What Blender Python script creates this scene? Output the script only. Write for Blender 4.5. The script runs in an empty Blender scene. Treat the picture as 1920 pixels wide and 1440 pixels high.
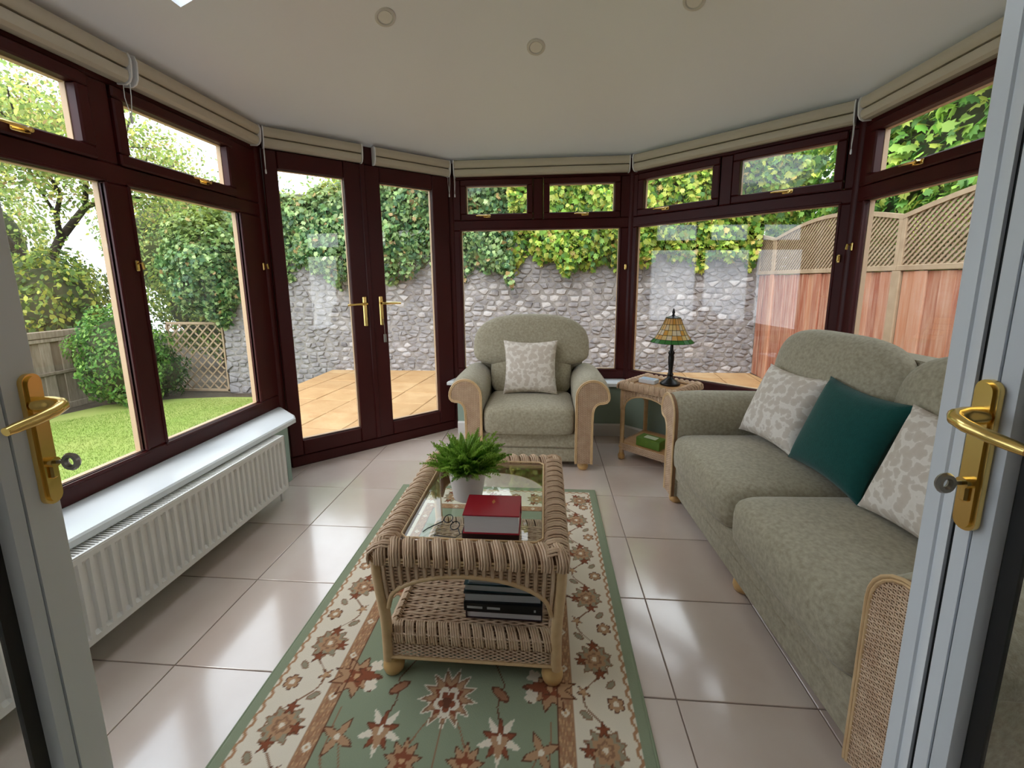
import bpy, math, random
import numpy as np
from mathutils import Vector, Matrix

# ------------------------------------------------------------------ camera, sky, exposure
SC = bpy.context.scene
COL = SC.collection
random.seed(7)
RNG = np.random.default_rng(7)
R_ = math.radians

CAM_H = 1.2303
def make_camera():
    f, yaw, pitch, roll, cy = 783.15, 0.08056, -0.16394, -0.009315, 657.5
    fw = Vector((-math.sin(yaw)*math.cos(pitch), math.cos(yaw)*math.cos(pitch), math.sin(pitch)))
    r = Vector((math.cos(yaw), math.sin(yaw), 0)); u = r.cross(fw)
    r2 = r*math.cos(roll) + u*math.sin(roll); u2 = -r*math.sin(roll) + u*math.cos(roll)
    cd = bpy.data.cameras.new('camera'); cam = bpy.data.objects.new('camera', cd); COL.objects.link(cam)
    cd.sensor_fit = 'HORIZONTAL'; cd.sensor_width = 36.0; cd.lens = f/1920*36.0
    cd.shift_y = (cy-720)/1920.0; cd.clip_start = 0.02; cd.clip_end = 200
    M = Matrix.Identity(4)
    for i in range(3):
        M[i][0] = r2[i]; M[i][1] = u2[i]; M[i][2] = -fw[i]
    M[0][3], M[1][3], M[2][3] = 0, 0, CAM_H
    cam.matrix_world = M
    SC.camera = cam
make_camera()

w = bpy.data.worlds.new('overcast_sky'); SC.world = w; w.use_nodes = True
nt = w.node_tree; nt.nodes.clear()
o = nt.nodes.new('ShaderNodeOutputWorld'); bg = nt.nodes.new('ShaderNodeBackground')
tc = nt.nodes.new('ShaderNodeTexCoord'); ns = nt.nodes.new('ShaderNodeTexNoise'); cr = nt.nodes.new('ShaderNodeValToRGB')
ns.inputs['Scale'].default_value = 1.6; ns.inputs['Detail'].default_value = 4
cr.color_ramp.elements[0].position = .3; cr.color_ramp.elements[0].color = (.74, .84, .97, 1)
cr.color_ramp.elements[1].position = .7; cr.color_ramp.elements[1].color = (.95, .98, 1, 1)
nt.links.new(tc.outputs['Generated'], ns.inputs['Vector']); nt.links.new(ns.outputs['Fac'], cr.inputs['Fac'])
nt.links.new(cr.outputs['Color'], bg.inputs['Color']); nt.links.new(bg.outputs['Background'], o.inputs['Surface'])
bg.inputs['Strength'].default_value = 1.0

sd = bpy.data.lights.new('hazy_sun_offscreen', 'SUN'); sd.energy = 0.6; sd.angle = R_(35); sd.color = (1, .97, .92)
so = bpy.data.objects.new('hazy_sun_offscreen', sd); COL.objects.link(so); so.rotation_euler = (R_(38), R_(-22), 0)

SC.view_settings.view_transform = 'Standard'; SC.view_settings.look = 'None'
SC.view_settings.gamma = 1.0; SC.view_settings.use_curve_mapping = False
SC.view_settings.exposure = 2.0

# ------------------------------------------------------------------ helpers
def tag(ob, label=None, cat=None, group=None, kind=None):
    if label: ob['label'] = label
    if cat: ob['category'] = cat
    if group: ob['group'] = group
    if kind: ob['kind'] = kind
    return ob

def empty(name, loc=(0, 0, 0), rz=0, parent=None):
    e = bpy.data.objects.new(name, None); COL.objects.link(e)
    e.location = loc; e.rotation_euler = (0, 0, rz); e.empty_display_size = .1
    if parent: e.parent = parent
    return e

class MB:
    """collects shapes; build() links them as ONE mesh object"""
    def __init__(s): s.v = []; s.f = []; s.m = []
    def add(s, vs, fs, mi=0):
        b = len(s.v); s.v += [tuple(p) for p in vs]
        for f in fs: s.f.append(tuple(b+i for i in f)); s.m.append(mi)
        return s
    def box(s, x0, x1, y0, y1, z0, z1, c=0.0, mi=0):
        if x0 > x1: x0, x1 = x1, x0
        if y0 > y1: y0, y1 = y1, y0
        if z0 > z1: z0, z1 = z1, z0
        c = min(c, .49*(x1-x0), .49*(y1-y0), .49*(z1-z0))
        if c <= 0:
            v = [(x, y, z) for z in (z0, z1) for y in (y0, y1) for x in (x0, x1)]
            return s.add(v, [(0, 2, 3, 1), (4, 5, 7, 6), (0, 1, 5, 4), (2, 6, 7, 3), (0, 4, 6, 2), (1, 3, 7, 5)], mi)
        return s.add(*cbox(x0, x1, y0, y1, z0, z1, c), mi)
    def prism(s, poly, z0, z1, axis='z', mi=0):
        n = len(poly)
        def P(a, b, t):
            return (a, b, t) if axis == 'z' else ((a, t, b) if axis == 'y' else (t, a, b))
        v = [P(a, b, z0) for a, b in poly]+[P(a, b, z1) for a, b in poly]
        f = [tuple(range(n-1, -1, -1)), tuple(range(n, 2*n))]+[(i, (i+1) % n, n+(i+1) % n, n+i) for i in range(n)]
        return s.add(v, f, mi)
    def tube(s, pts, r, n=6, cap=True, closed=False, mi=0):
        pts = [Vector(p) for p in pts]; m = len(pts); v = []
        rr = r if isinstance(r, (list, tuple)) else [r]*m
        prev = None
        for i, p in enumerate(pts):
            a = pts[i-1] if (i > 0 or closed) else p
            b = pts[(i+1) % m] if (i < m-1 or closed) else p
            t = (b-a)
            t = t.normalized() if t.length > 1e-9 else Vector((0, 0, 1))
            if prev is None:
                up = Vector((0, 0, 1)) if abs(t.z) < .9 else Vector((1, 0, 0))
                side = t.cross(up).normalized()
            else:
                side = prev-t*prev.dot(t)
                side = side.normalized() if side.length > 1e-6 else t.orthogonal().normalized()
            prev = side; up = side.cross(t)
            for k in range(n):
                a_ = 2*math.pi*k/n
                v.append(p+(side*math.cos(a_)+up*math.sin(a_))*rr[i])
        f = []
        for i in range(m if closed else m-1):
            for k in range(n):
                a = i*n+k; b = i*n+(k+1) % n; c = ((i+1) % m)*n+(k+1) % n; d = ((i+1) % m)*n+k
                f.append((a, b, c, d))
        if cap and not closed:
            f.append(tuple(range(n-1, -1, -1))); f.append(tuple((m-1)*n+k for k in range(n)))
        return s.add(v, f, mi)
    def lathe(s, prof, n=20, c=(0, 0), mi=0):
        v = []
        for r, z in prof:
            for k in range(n):
                a = 2*math.pi*k/n; v.append((c[0]+r*math.cos(a), c[1]+r*math.sin(a), z))
        f = [(i*n+k, i*n+(k+1) % n, (i+1)*n+(k+1) % n, (i+1)*n+k) for i in range(len(prof)-1) for k in range(n)]
        f.append(tuple(range(n-1, -1, -1))); f.append(tuple((len(prof)-1)*n+k for k in range(n)))
        return s.add(v, f, mi)
    def grid(s, fn, nu, nv, cu=False, mi=0):
        v = [fn(i/(nu if cu else nu-1), j/(nv-1)) for j in range(nv) for i in range(nu)]
        f = []
        for j in range(nv-1):
            for i in range(nu if cu else nu-1):
                f.append((j*nu+i, j*nu+(i+1) % nu, (j+1)*nu+(i+1) % nu, (j+1)*nu+i))
        return s.add(v, f, mi)
    def build(s, name, mat, parent=None, smooth=False, loc=None, rz=None, fix=True):
        me = bpy.data.meshes.new(name); me.from_pydata(s.v, [], s.f)
        ms = mat if isinstance(mat, (list, tuple)) else [mat]
        for q in ms: me.materials.append(q)
        if len(ms) > 1: me.polygons.foreach_set('material_index', s.m)
        if fix:
            import bmesh
            bm = bmesh.new(); bm.from_mesh(me); bmesh.ops.recalc_face_normals(bm, faces=bm.faces); bm.to_mesh(me); bm.free()
        if smooth:
            me.shade_smooth()
            if smooth != 'all':
                try: me.set_sharp_from_angle(angle=R_(smooth if smooth is not True else 40))
                except Exception: pass
        me.update()
        ob = bpy.data.objects.new(name, me); COL.objects.link(ob)
        if parent: ob.parent = parent
        if loc: ob.location = loc
        if rz is not None: ob.rotation_euler = (0, 0, rz)
        return ob

def cbox(x0, x1, y0, y1, z0, z1, c):
    v = []; idx = {}
    for sx in (0, 1):
        for sy in (0, 1):
            for sz in (0, 1):
                X, Y, Z = (x0, x1)[sx], (y0, y1)[sy], (z0, z1)[sz]
                dx, dy, dz = (c, -c)[sx], (c, -c)[sy], (c, -c)[sz]
                idx[sx, sy, sz, 'x'] = len(v); v.append((X, Y+dy, Z+dz))
                idx[sx, sy, sz, 'y'] = len(v); v.append((X+dx, Y, Z+dz))
                idx[sx, sy, sz, 'z'] = len(v); v.append((X+dx, Y+dy, Z))
    f = []
    for sx in (0, 1): f.append([idx[sx, a, b, 'x'] for a, b in ((0, 0), (1, 0), (1, 1), (0, 1))])
    for sy in (0, 1): f.append([idx[a, sy, b, 'y'] for a, b in ((0, 0), (1, 0), (1, 1), (0, 1))])
    for sz in (0, 1): f.append([idx[a, b, sz, 'z'] for a, b in ((0, 0), (1, 0), (1, 1), (0, 1))])
    for a in (0, 1):
        for b in (0, 1):
            f.append([idx[a, b, 0, 'x'], idx[a, b, 1, 'x'], idx[a, b, 1, 'y'], idx[a, b, 0, 'y']])
            f.append([idx[a, 0, b, 'x'], idx[a, 1, b, 'x'], idx[a, 1, b, 'z'], idx[a, 0, b, 'z']])
            f.append([idx[0, a, b, 'y'], idx[1, a, b, 'y'], idx[1, a, b, 'z'], idx[0, a, b, 'z']])
            for d in (0, 1): f.append([idx[a, b, d, 'x'], idx[a, b, d, 'y'], idx[a, b, d, 'z']])
    return v, f

def np_mesh(name, V, F, mat, parent=None, cols=None, smooth=False):
    """V (n,3), F (m,k) uniform polygons, cols (n,3) optional per-vertex colour"""
    me = bpy.data.meshes.new(name); n = len(V); m, k = F.shape
    me.vertices.add(n); me.vertices.foreach_set('co', np.asarray(V, np.float32).ravel())
    me.loops.add(m*k); me.loops.foreach_set('vertex_index', F.astype(np.int32).ravel())
    me.polygons.add(m); me.polygons.foreach_set('loop_start', np.arange(0, m*k, k, dtype=np.int32))
    me.update(calc_edges=True)
    if cols is not None:
        at = me.color_attributes.new('Col', 'FLOAT_COLOR', 'POINT')
        c4 = np.ones((n, 4), np.float32); c4[:, :3] = cols; at.data.foreach_set('color', c4.ravel())
    me.materials.append(mat)
    if smooth: me.shade_smooth()
    ob = bpy.data.objects.new(name, me); COL.objects.link(ob)
    if parent: ob.parent = parent
    return ob

def clone(ob, parent=None, label=None):
    c = ob.copy(); COL.objects.link(c)
    if parent is not None: c.parent = parent
    if label: c['label'] = label
    for ch in list(ob.children): clone(ch, c)
    return c

def s2l(c):
    return tuple((x/12.92 if x <= .04045 else ((x+.055)/1.055)**2.4) for x in c)
def rgb(r, g, b): return s2l((r/255, g/255, b/255))

def mat(name, col, rough=.5, metal=0, var=None, bump=None, spec=.5, coat=0, stretch=None, sheen=0):
    """var=(colour2, scale, contrast) noise mix; bump=(scale, strength, distance); stretch=(x,y,z) scales the coordinates"""
    m = bpy.data.materials.new(name); m.use_nodes = True; t = m.node_tree; p = t.nodes['Principled BSDF']
    p.inputs['Base Color'].default_value = (*col, 1); p.inputs['Roughness'].default_value = rough
    p.inputs['Metallic'].default_value = metal; p.inputs['Specular IOR Level'].default_value = spec
    p.inputs['Coat Weight'].default_value = coat
    if sheen: p.inputs['Sheen Weight'].default_value = sheen
    if var or bump:
        tc = t.nodes.new('ShaderNodeTexCoord'); mp = t.nodes.new('ShaderNodeMapping')
        t.links.new(tc.outputs['Object'], mp.inputs['Vector'])
        if stretch: mp.inputs['Scale'].default_value = stretch
    if var:
        n = t.nodes.new('ShaderNodeTexNoise'); n.inputs['Scale'].default_value = var[1]; n.inputs['Detail'].default_value = 5
        r = t.nodes.new('ShaderNodeValToRGB'); h = .5/max(var[2], .01)
        r.color_ramp.elements[0].position = max(0, .5-h*.5); r.color_ramp.elements[1].position = min(1, .5+h*.5)
        r.color_ramp.elements[0].color = (*col, 1); r.color_ramp.elements[1].color = (*var[0], 1)
        t.links.new(mp.outputs['Vector'], n.inputs['Vector']); t.links.new(n.outputs['Fac'], r.inputs['Fac'])
        t.links.new(r.outputs['Color'], p.inputs['Base Color'])
    if bump:
        n = t.nodes.new('ShaderNodeTexNoise'); n.inputs['Scale'].default_value = bump[0]; n.inputs['Detail'].default_value = 4
        b = t.nodes.new('ShaderNodeBump'); b.inputs['Strength'].default_value = bump[1]; b.inputs['Distance'].default_value = bump[2]
        t.links.new(mp.outputs['Vector'], n.inputs['Vector']); t.links.new(n.outputs['Fac'], b.inputs['Height'])
        t.links.new(b.outputs['Normal'], p.inputs['Normal'])
    return m

def glass_mat(name, tint=(.985, .992, .988), f0=.04):
    """clear pane: Schlick reflection, the same from both sides"""
    m = bpy.data.materials.new(name); m.use_nodes = True; t = m.node_tree; t.nodes.clear()
    o = t.nodes.new('ShaderNodeOutputMaterial'); mx = t.nodes.new('ShaderNodeMixShader'); lw = t.nodes.new('ShaderNodeLayerWeight'); lw.inputs['Blend'].default_value = .5
    pw = t.nodes.new('ShaderNodeMath'); pw.operation = 'POWER'; pw.inputs[1].default_value = 5.0
    ma = t.nodes.new('ShaderNodeMath'); ma.operation = 'MULTIPLY_ADD'; ma.inputs[1].default_value = 1-f0; ma.inputs[2].default_value = f0
    tr = t.nodes.new('ShaderNodeBsdfTransparent'); gl = t.nodes.new('ShaderNodeBsdfGlossy')
    tr.inputs['Color'].default_value = (*tint, 1); gl.inputs['Roughness'].default_value = 0.0
    t.links.new(lw.outputs['Facing'], pw.inputs[0]); t.links.new(pw.outputs[0], ma.inputs[0]); t.links.new(ma.outputs[0], mx.inputs[0])
    t.links.new(tr.outputs[0], mx.inputs[1]); t.links.new(gl.outputs[0], mx.inputs[2])
    t.links.new(mx.outputs[0], o.inputs['Surface']); return m

def attr_mat(name, rough=.6, bump=None, transl=0, jitter=0, spec=.4):
    m = bpy.data.materials.new(name); m.use_nodes = True; t = m.node_tree; p = t.nodes['Principled BSDF']
    a = t.nodes.new('ShaderNodeAttribute'); a.attribute_name = 'Col'
    t.links.new(a.outputs['Color'], p.inputs['Base Color']); p.inputs['Roughness'].default_value = rough
    p.inputs['Specular IOR Level'].default_value = spec
    if bump:
        tc = t.nodes.new('ShaderNodeTexCoord'); n = t.nodes.new('ShaderNodeTexNoise'); n.inputs['Scale'].default_value = bump[0]
        b = t.nodes.new('ShaderNodeBump'); b.inputs['Strength'].default_value = bump[1]; b.inputs['Distance'].default_value = bump[2]
        t.links.new(tc.outputs['Object'], n.inputs['Vector']); t.links.new(n.outputs['Fac'], b.inputs['Height']); t.links.new(b.outputs['Normal'], p.inputs['Normal'])
    if transl:
        o = t.nodes['Material Output']; mx = t.nodes.new('ShaderNodeMixShader'); tr = t.nodes.new('ShaderNodeBsdfTranslucent')
        mx.inputs[0].default_value = transl; t.links.new(a.outputs['Color'], tr.inputs['Color'])
        t.links.new(p.outputs[0], mx.inputs[1]); t.links.new(tr.outputs[0], mx.inputs[2]); t.links.new(mx.outputs[0], o.inputs['Surface'])
    return m

def leaf_obj_mat(name, c1, c2, transl=.3):
    """colour differs from leaf to leaf (object random)"""
    m = bpy.data.materials.new(name); m.use_nodes = True; t = m.node_tree; p = t.nodes['Principled BSDF']
    oi = t.nodes.new('ShaderNodeObjectInfo'); r = t.nodes.new('ShaderNodeValToRGB')
    r.color_ramp.elements[0].color = (*c1, 1); r.color_ramp.elements[1].color = (*c2, 1)
    t.links.new(oi.outputs['Random'], r.inputs['Fac']); t.links.new(r.outputs['Color'], p.inputs['Base Color']); p.inputs['Roughness'].default_value = .45
    o = t.nodes['Material Output']; mx = t.nodes.new('ShaderNodeMixShader'); tr = t.nodes.new('ShaderNodeBsdfTranslucent')
    mx.inputs[0].default_value = transl; t.links.new(r.outputs['Color'], tr.inputs['Color'])
    t.links.new(p.outputs[0], mx.inputs[1]); t.links.new(tr.outputs[0], mx.inputs[2]); t.links.new(mx.outputs[0], o.inputs['Surface'])
    return m

def obj_var_mat(name, c1, c2, rough=.7, grain=None, bump=None, stretch=(1, 1, 1), spec=.4, c3=None):
    """each object its own shade between c1 and c2, plus grain noise"""
    m = bpy.data.materials.new(name); m.use_nodes = True; t = m.node_tree; p = t.nodes['Principled BSDF']
    oi = t.nodes.new('ShaderNodeObjectInfo'); r = t.nodes.new('ShaderNodeValToRGB')
    r.color_ramp.elements[0].color = (*c1, 1); r.color_ramp.elements[1].color = (*c2, 1)
    if c3:
        e = r.color_ramp.elements.new(.5); e.color = (*c3, 1)
    t.links.new(oi.outputs['Random'], r.inputs['Fac'])
    tc = t.nodes.new('ShaderNodeTexCoord'); mp = t.nodes.new('ShaderNodeMapping'); mp.inputs['Scale'].default_value = stretch
    t.links.new(tc.outputs['Object'], mp.inputs['Vector']); last = r.outputs['Color']
    if grain:
        n = t.nodes.new('ShaderNodeTexNoise'); n.inputs['Scale'].default_value = grain[1]; n.inputs['Detail'].default_value = 6
        n.noise_dimensions = '4D'; t.links.new(oi.outputs['Random'], n.inputs['W'])
        mul = t.nodes.new('ShaderNodeMath'); mul.operation = 'MULTIPLY'; mul.inputs[1].default_value = 37.0
        t.links.new(oi.outputs['Random'], mul.inputs[0]); t.links.new(mul.outputs[0], n.inputs['W'])
        q = t.nodes.new('ShaderNodeValToRGB'); q.color_ramp.elements[0].position = .38; q.color_ramp.elements[1].position = .66
        q.color_ramp.elements[0].color = (0, 0, 0, 1); q.color_ramp.elements[1].color = (grain[2], grain[2], grain[2], 1)
        mx = t.nodes.new('ShaderNodeMixRGB'); mx.inputs['Color2'].default_value = (*grain[0], 1)
        t.links.new(mp.outputs['Vector'], n.inputs['Vector']); t.links.new(n.outputs['Fac'], q.inputs['Fac'])
        t.links.new(q.outputs['Color'], mx.inputs['Fac']); t.links.new(last, mx.inputs['Color1']); last = mx.outputs['Color']
    t.links.new(last, p.inputs['Base Color']); p.inputs['Roughness'].default_value = rough; p.inputs['Specular IOR Level'].default_value = spec
    if bump:
        n = t.nodes.new('ShaderNodeTexNoise'); n.inputs['Scale'].default_value = bump[0]; n.inputs['Detail'].default_value = 5
        b = t.nodes.new('ShaderNodeBump'); b.inputs['Strength'].default_value = bump[1]; b.inputs['Distance'].default_value = bump[2]
        t.links.new(mp.outputs['Vector'], n.inputs['Vector']); t.links.new(n.outputs['Fac'], b.inputs['Height']); t.links.new(b.outputs['Normal'], p.inputs['Normal'])
    return m

M = {}
M['mahog'] = mat('mahogany_frame', rgb(54, 10, 10), .42, var=(rgb(70, 15, 14), 9, .6), stretch=(1, 1, .15), spec=.28)
M['glass'] = glass_mat('clear_glass')
M['tglass'] = glass_mat('table_glass', (.95, .98, .965), .045)
M['daylit_bead'] = mat('painted_daylight_bead', rgb(190, 160, 128), .5)  # pale beige stands in for daylight falling on the outer frame reveal
M['brass'] = mat('polished_brass', rgb(248, 214, 134), .24, 1)
M['steel'] = mat('key_steel', rgb(170, 168, 165), .3, 1)
M['white'] = mat('white_upvc', rgb(226, 230, 236), .3)
M['gloss'] = mat('white_gloss_sill', rgb(236, 240, 243), .18)
M['rad'] = mat('radiator_enamel', rgb(228, 226, 222), .35)
M['ceil'] = mat('ceiling_plaster', rgb(237, 240, 246), .75, bump=(90, .05, .002))
M['green'] = mat('sage_wall_paint', rgb(152, 172, 160), .7, bump=(120, .06, .002))
M['skirt'] = mat('skirting_paint', rgb(226, 224, 224), .4)
M['blind'] = mat('beige_blind_fabric', rgb(196, 186, 166), .7, bump=(300, .1, .001))
M['cap'] = mat('white_plastic', rgb(235, 235, 236), .35)
M['black'] = mat('black_rubber', (.006, .006, .007), .5)
M['grout'] = mat('tile_grout', rgb(150, 132, 122), .85)
M['tile'] = obj_var_mat('porcelain_tile', rgb(218, 200, 188), rgb(227, 212, 202), .17, (rgb(208, 184, 170), 3.2, .6), (38, .10, .003), spec=1.0)
_t = M['tile'].node_tree.nodes['Principled BSDF']; _t.inputs['Coat Weight'].default_value = .7; _t.inputs['Coat Roughness'].default_value = .1
M['hallwall'] = mat('hall_paint', rgb(225, 220, 210), .8)
# ------------------------------------------------------------------ plan of the bay
PL = [(-1.74, .05), (-1.74, 2.52), (-.75, 3.40), (.66, 3.40), (1.68, 2.50), (1.70, .05)]
EAVE = 2.14
def facet_frame(i):
    a = Vector((*PL[i], 0)); b = Vector((*PL[i+1], 0)); d = b-a
    return a, math.atan2(d.y, d.x), d.length
def offset_line(i, k):
    """facet i's line moved k metres into the room: point, direction"""
    a = Vector(PL[i]); b = Vector(PL[i+1]); d = (b-a).normalized(); n = Vector((d.y, -d.x))
    return a+n*k, d
def meet(l1, l2):
    (p, d), (q, e) = l1, l2; den = d.x*e.y-d.y*e.x
    t = ((q.x-p.x)*e.y-(q.y-p.y)*e.x)/den
    return p+d*t

# floor slab and its tiles
def clip(poly, a, b):
    """keep the part of poly to the right of a->b"""
    out = []; n = len(poly)
    side = lambda p: (b[0]-a[0])*(p[1]-a[1])-(b[1]-a[1])*(p[0]-a[0])
    for i in range(n):
        p, q = poly[i], poly[(i+1) % n]; sp, sq = side(p), side(q)
        if sp <= 0: out.append(p)
        if (sp < 0 < sq) or (sq < 0 < sp):
            t = sp/(sp-sq); out.append((p[0]+(q[0]-p[0])*t, p[1]+(q[1]-p[1])*t))
    return out
floor = MB().prism([(-1.9, -3.2), (-1.86, 2.56), (-.79, 3.50), (.70, 3.50), (1.82, 2.55), (1.9, -3.2)], -.12, -.004).build('floor', M['grout'])
tag(floor, 'floor of large beige porcelain tiles with thin grout joints', 'floor', kind='structure')
TX, TY, T = -3.0177*.4, 5.728*.4, .4
for i in range(-2, 8):
    for j in range(-14, 4):
        x0, y0, g = TX+i*T+.002, TY+j*T+.002, T-.004
        poly = [(x0, y0), (x0+g, y0), (x0+g, y0+g), (x0, y0+g)]
        lim = [(-1.74, -3.1), (-1.74, 2.525), (-.75, 3.405), (.66, 3.40), (1.68, 2.50), (1.70, -3.1)]
        for k in range(5): poly = clip(poly, lim[k], lim[k+1])
        poly = clip(poly, lim[5], lim[0])
        if len(poly) < 3: continue
        ar = abs(sum(poly[k][0]*poly[(k+1) % len(poly)][1]-poly[(k+1) % len(poly)][0]*poly[k][1] for k in range(len(poly))))/2
        if ar < .0012: continue
        cx = sum(p[0] for p in poly)/len(poly); cy = sum(p[1] for p in poly)/len(poly)
        c = .0015
        ins = [(cx+(p[0]-cx)*(1-c/.2), cy+(p[1]-cy)*(1-c/.2)) for p in poly]
        n = len(poly); mb = MB()
        v = [(p[0]-cx, p[1]-cy, -.02) for p in poly]+[(p[0]-cx, p[1]-cy, -.0012) for p in poly]+[(p[0]-cx, p[1]-cy, 0) for p in ins]
        f = [tuple(range(2*n, 3*n))]+[(k, (k+1) % n, n+(k+1) % n, n+k) for k in range(n)]+[(n+k, n+(k+1) % n, 2*n+(k+1) % n, 2*n+k) for k in range(n)]
        mb.add(v, f).build('floor_tile', M['tile'], floor, loc=(cx, cy, 0))

# dwarf walls (sage paint) under the windows
def dwarf(name, poly, label, z1=.415):
    return tag(MB().prism(poly, 0, z1).build(name, M['green']), label, 'wall', kind='structure')
IN = .14
pB0 = (-.715, 3.40-IN); cBR = meet(offset_line(2, IN), offset_line(3, IN)); cRR = meet(offset_line(3, IN), offset_line(4, IN))
oB = meet(offset_line(2, -.10), offset_line(3, -.10)); oR = meet(offset_line(3, -.10), offset_line(4, -.10))
dwarf('wall_left', [(-1.60, .05), (-1.60, 2.37), (-1.715, 2.49), (-1.86, 2.50), (-1.86, .05)], 'low sage green wall behind the radiator under the left windows')
dwarf('wall_back', [pB0, tuple(cBR), tuple(oB), (-.74, 3.50), (-.735, 3.415)], 'low sage green wall behind the armchair under the end window')
dwarf('wall_back_right', [tuple(cBR), tuple(cRR), tuple(oR), tuple(oB)], 'low sage green wall behind the corner side table')
dwarf('wall_right', [tuple(cRR), (1.70-IN, .05), (1.82, .05), tuple(oR)], 'low sage green wall behind the sofa')
def baseboard(name, a, b, nrm, label):
    a = Vector(a); b = Vector(b); d = (b-a); L = d.length
    mb = MB().add(*[[(0, 0, 0), (L, 0, 0), (L, -.014, 0), (0, -.014, 0), (0, 0, .10), (L, 0, .10), (L, -.006, .10), (0, -.006, .10), (L, -.014, .088), (0, -.014, .088)],
        [(0, 1, 2, 3), (4, 7, 6, 5), (3, 2, 8, 9), (9, 8, 6, 7), (0, 4, 5, 1), (0, 3, 9, 7, 4), (1, 5, 6, 8, 2)]])
    tag(mb.build(name, M['skirt'], loc=(a.x, a.y, 0), rz=math.atan2(d.y, d.x)), label, 'skirting board', kind='structure')
baseboard('baseboard_back', pB0, cBR, 0, 'white skirting board along the wall behind the armchair')
baseboard('baseboard_back_right', cBR, cRR, 0, 'white skirting board along the wall behind the side table')
baseboard('baseboard_right', cRR, (1.70-IN, .05), 0, 'white skirting board along the wall behind the sofa')

# sill boards
def sill(name, poly, label):
    mb = MB(); n = len(poly)
    cx = sum(p[0] for p in poly)/n; cy = sum(p[1] for p in poly)/n
    ins = [(p[0]+(cx-p[0])*.004+(.006 if cx > p[0] else -.006), p[1]+(.006 if cy > p[1] else -.006)) for p in poly]
    v = [(*p, .412) for p in poly]+[(*p, .434) for p in poly]+[(*p, .441) for p in ins]
    f = [tuple(range(n-1, -1, -1)), tuple(range(2*n, 3*n))]
    for l in (0, n): f += [(l+k, l+(k+1) % n, l+n+(k+1) % n, l+n+k) for k in range(n)]
    tag(mb.add(v, f).build(name, M['gloss']), label, 'window sill', kind='structure')
sill('trim_1', [(-1.49, .06), (-1.485, 2.285), (-1.53, 2.345), (-1.715, 2.49), (-1.74, 2.49), (-1.74, .06)], 'white gloss window sill above the radiator')
SO = .175
c2 = meet(offset_line(2, SO), offset_line(3, SO)); c3 = meet(offset_line(3, SO), offset_line(4, SO))
sill('trim_2', [(-.79, 3.40-SO), tuple(c2), PL[3], (-.745, 3.40)], 'white gloss window sill behind the armchair')
sill('trim_3', [tuple(c2), tuple(c3), PL[4], PL[3]], 'white gloss window sill behind the side table')
sill('trim_4', [tuple(c3), (1.70-SO, .06), (1.70, .06), PL[4]], 'white gloss window sill behind the sofa')

# ------------------------------------------------------------------ glazed facets
ZB, ZG0, ZG1, ZT0, ZT1, ZH = .44, .52, 1.632, 1.755, 1.965, 2.15
YI, YO, YG = -.02, .034, -.004     # frame inner face, outer face, glass plane (facet frame: +y = outside)
def bar(parent, name, s0, s1, z0, z1, y0=YI, y1=YO, c=.006):
    return MB().box(s0, s1, y0, y1, z0, z1, c).build(name, M['mahog'], parent)
def ring(mb, s0, s1, z0, z1, wd, y0, y1, c=.004):
    """picture-frame of four bars whose inner opening is s0..s1, z0..z1"""
    mb.box(s0-wd, s1+wd, y0, y1, z0-wd, z0, c); mb.box(s0-wd, s1+wd, y0, y1, z1, z1+wd, c)
    mb.box(s0-wd, s0, y0, y1, z0, z1, c); mb.box(s1, s1+wd, y0, y1, z0, z1, c)
def pane(parent, s0, s1, z0, z1):
    p = MB().box(s0-.006, s1+.006, YG-.009, YG+.009, z0-.006, z1+.006).build('pane', M['glass'], parent)
    mb = MB(); ring(mb, s0+.003, s1-.003, z0+.003, z1-.003, .006, YG+.0095, YO-.004, .001)
    mb.build('glazing_bead', M['daylit_bead'], parent)  # strip outside the glass, daylight on the reveal put into its colour
    return p
def bead(parent, s0, s1, z0, z1):
    mb = MB(); ring(mb, s0, s1, z0, z1, .014, YI-.006, YI+.02, .004)
    mb.build('inner_bead', M['mahog'], parent)
def win_handle(parent, s, z, y=-.034):
    mb = MB().box(s-.028, s+.028, y-.008, y, z-.011, z+.011, .003)
    mb.lathe([(.009, 0), (.009, .02)], 10)  # hub, moved below
    hub = [(p[0], p[1], p[2]) for p in mb.v[-20:]]
    mb.v[-20:] = [(s+.012+a, y-.008-c, z+b) for a, b, c in hub]
    mb.tube([(s+.012, y-.024, z), (s-.02, y-.030, z+.001), (s-.06, y-.026, z+.004), (s-.082, y-.020, z+.004)], [.006, .006, .005, .004], 8)
    mb.build('window_handle', M['brass'], parent, smooth=True)
def sash(parent, s0, s1, handle):
    e = empty('sash', parent=parent)
    mb = MB(); ring(mb, s0, s1, ZT0, ZT1, .046, YI-.014, YO-.01, .006); mb.build('sash_frame', M['mahog'], e)
    pane(e, s0, s1, ZT0, ZT1)
    if handle is not None: win_handle(e, handle, ZT0-.02)
    return e
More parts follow.
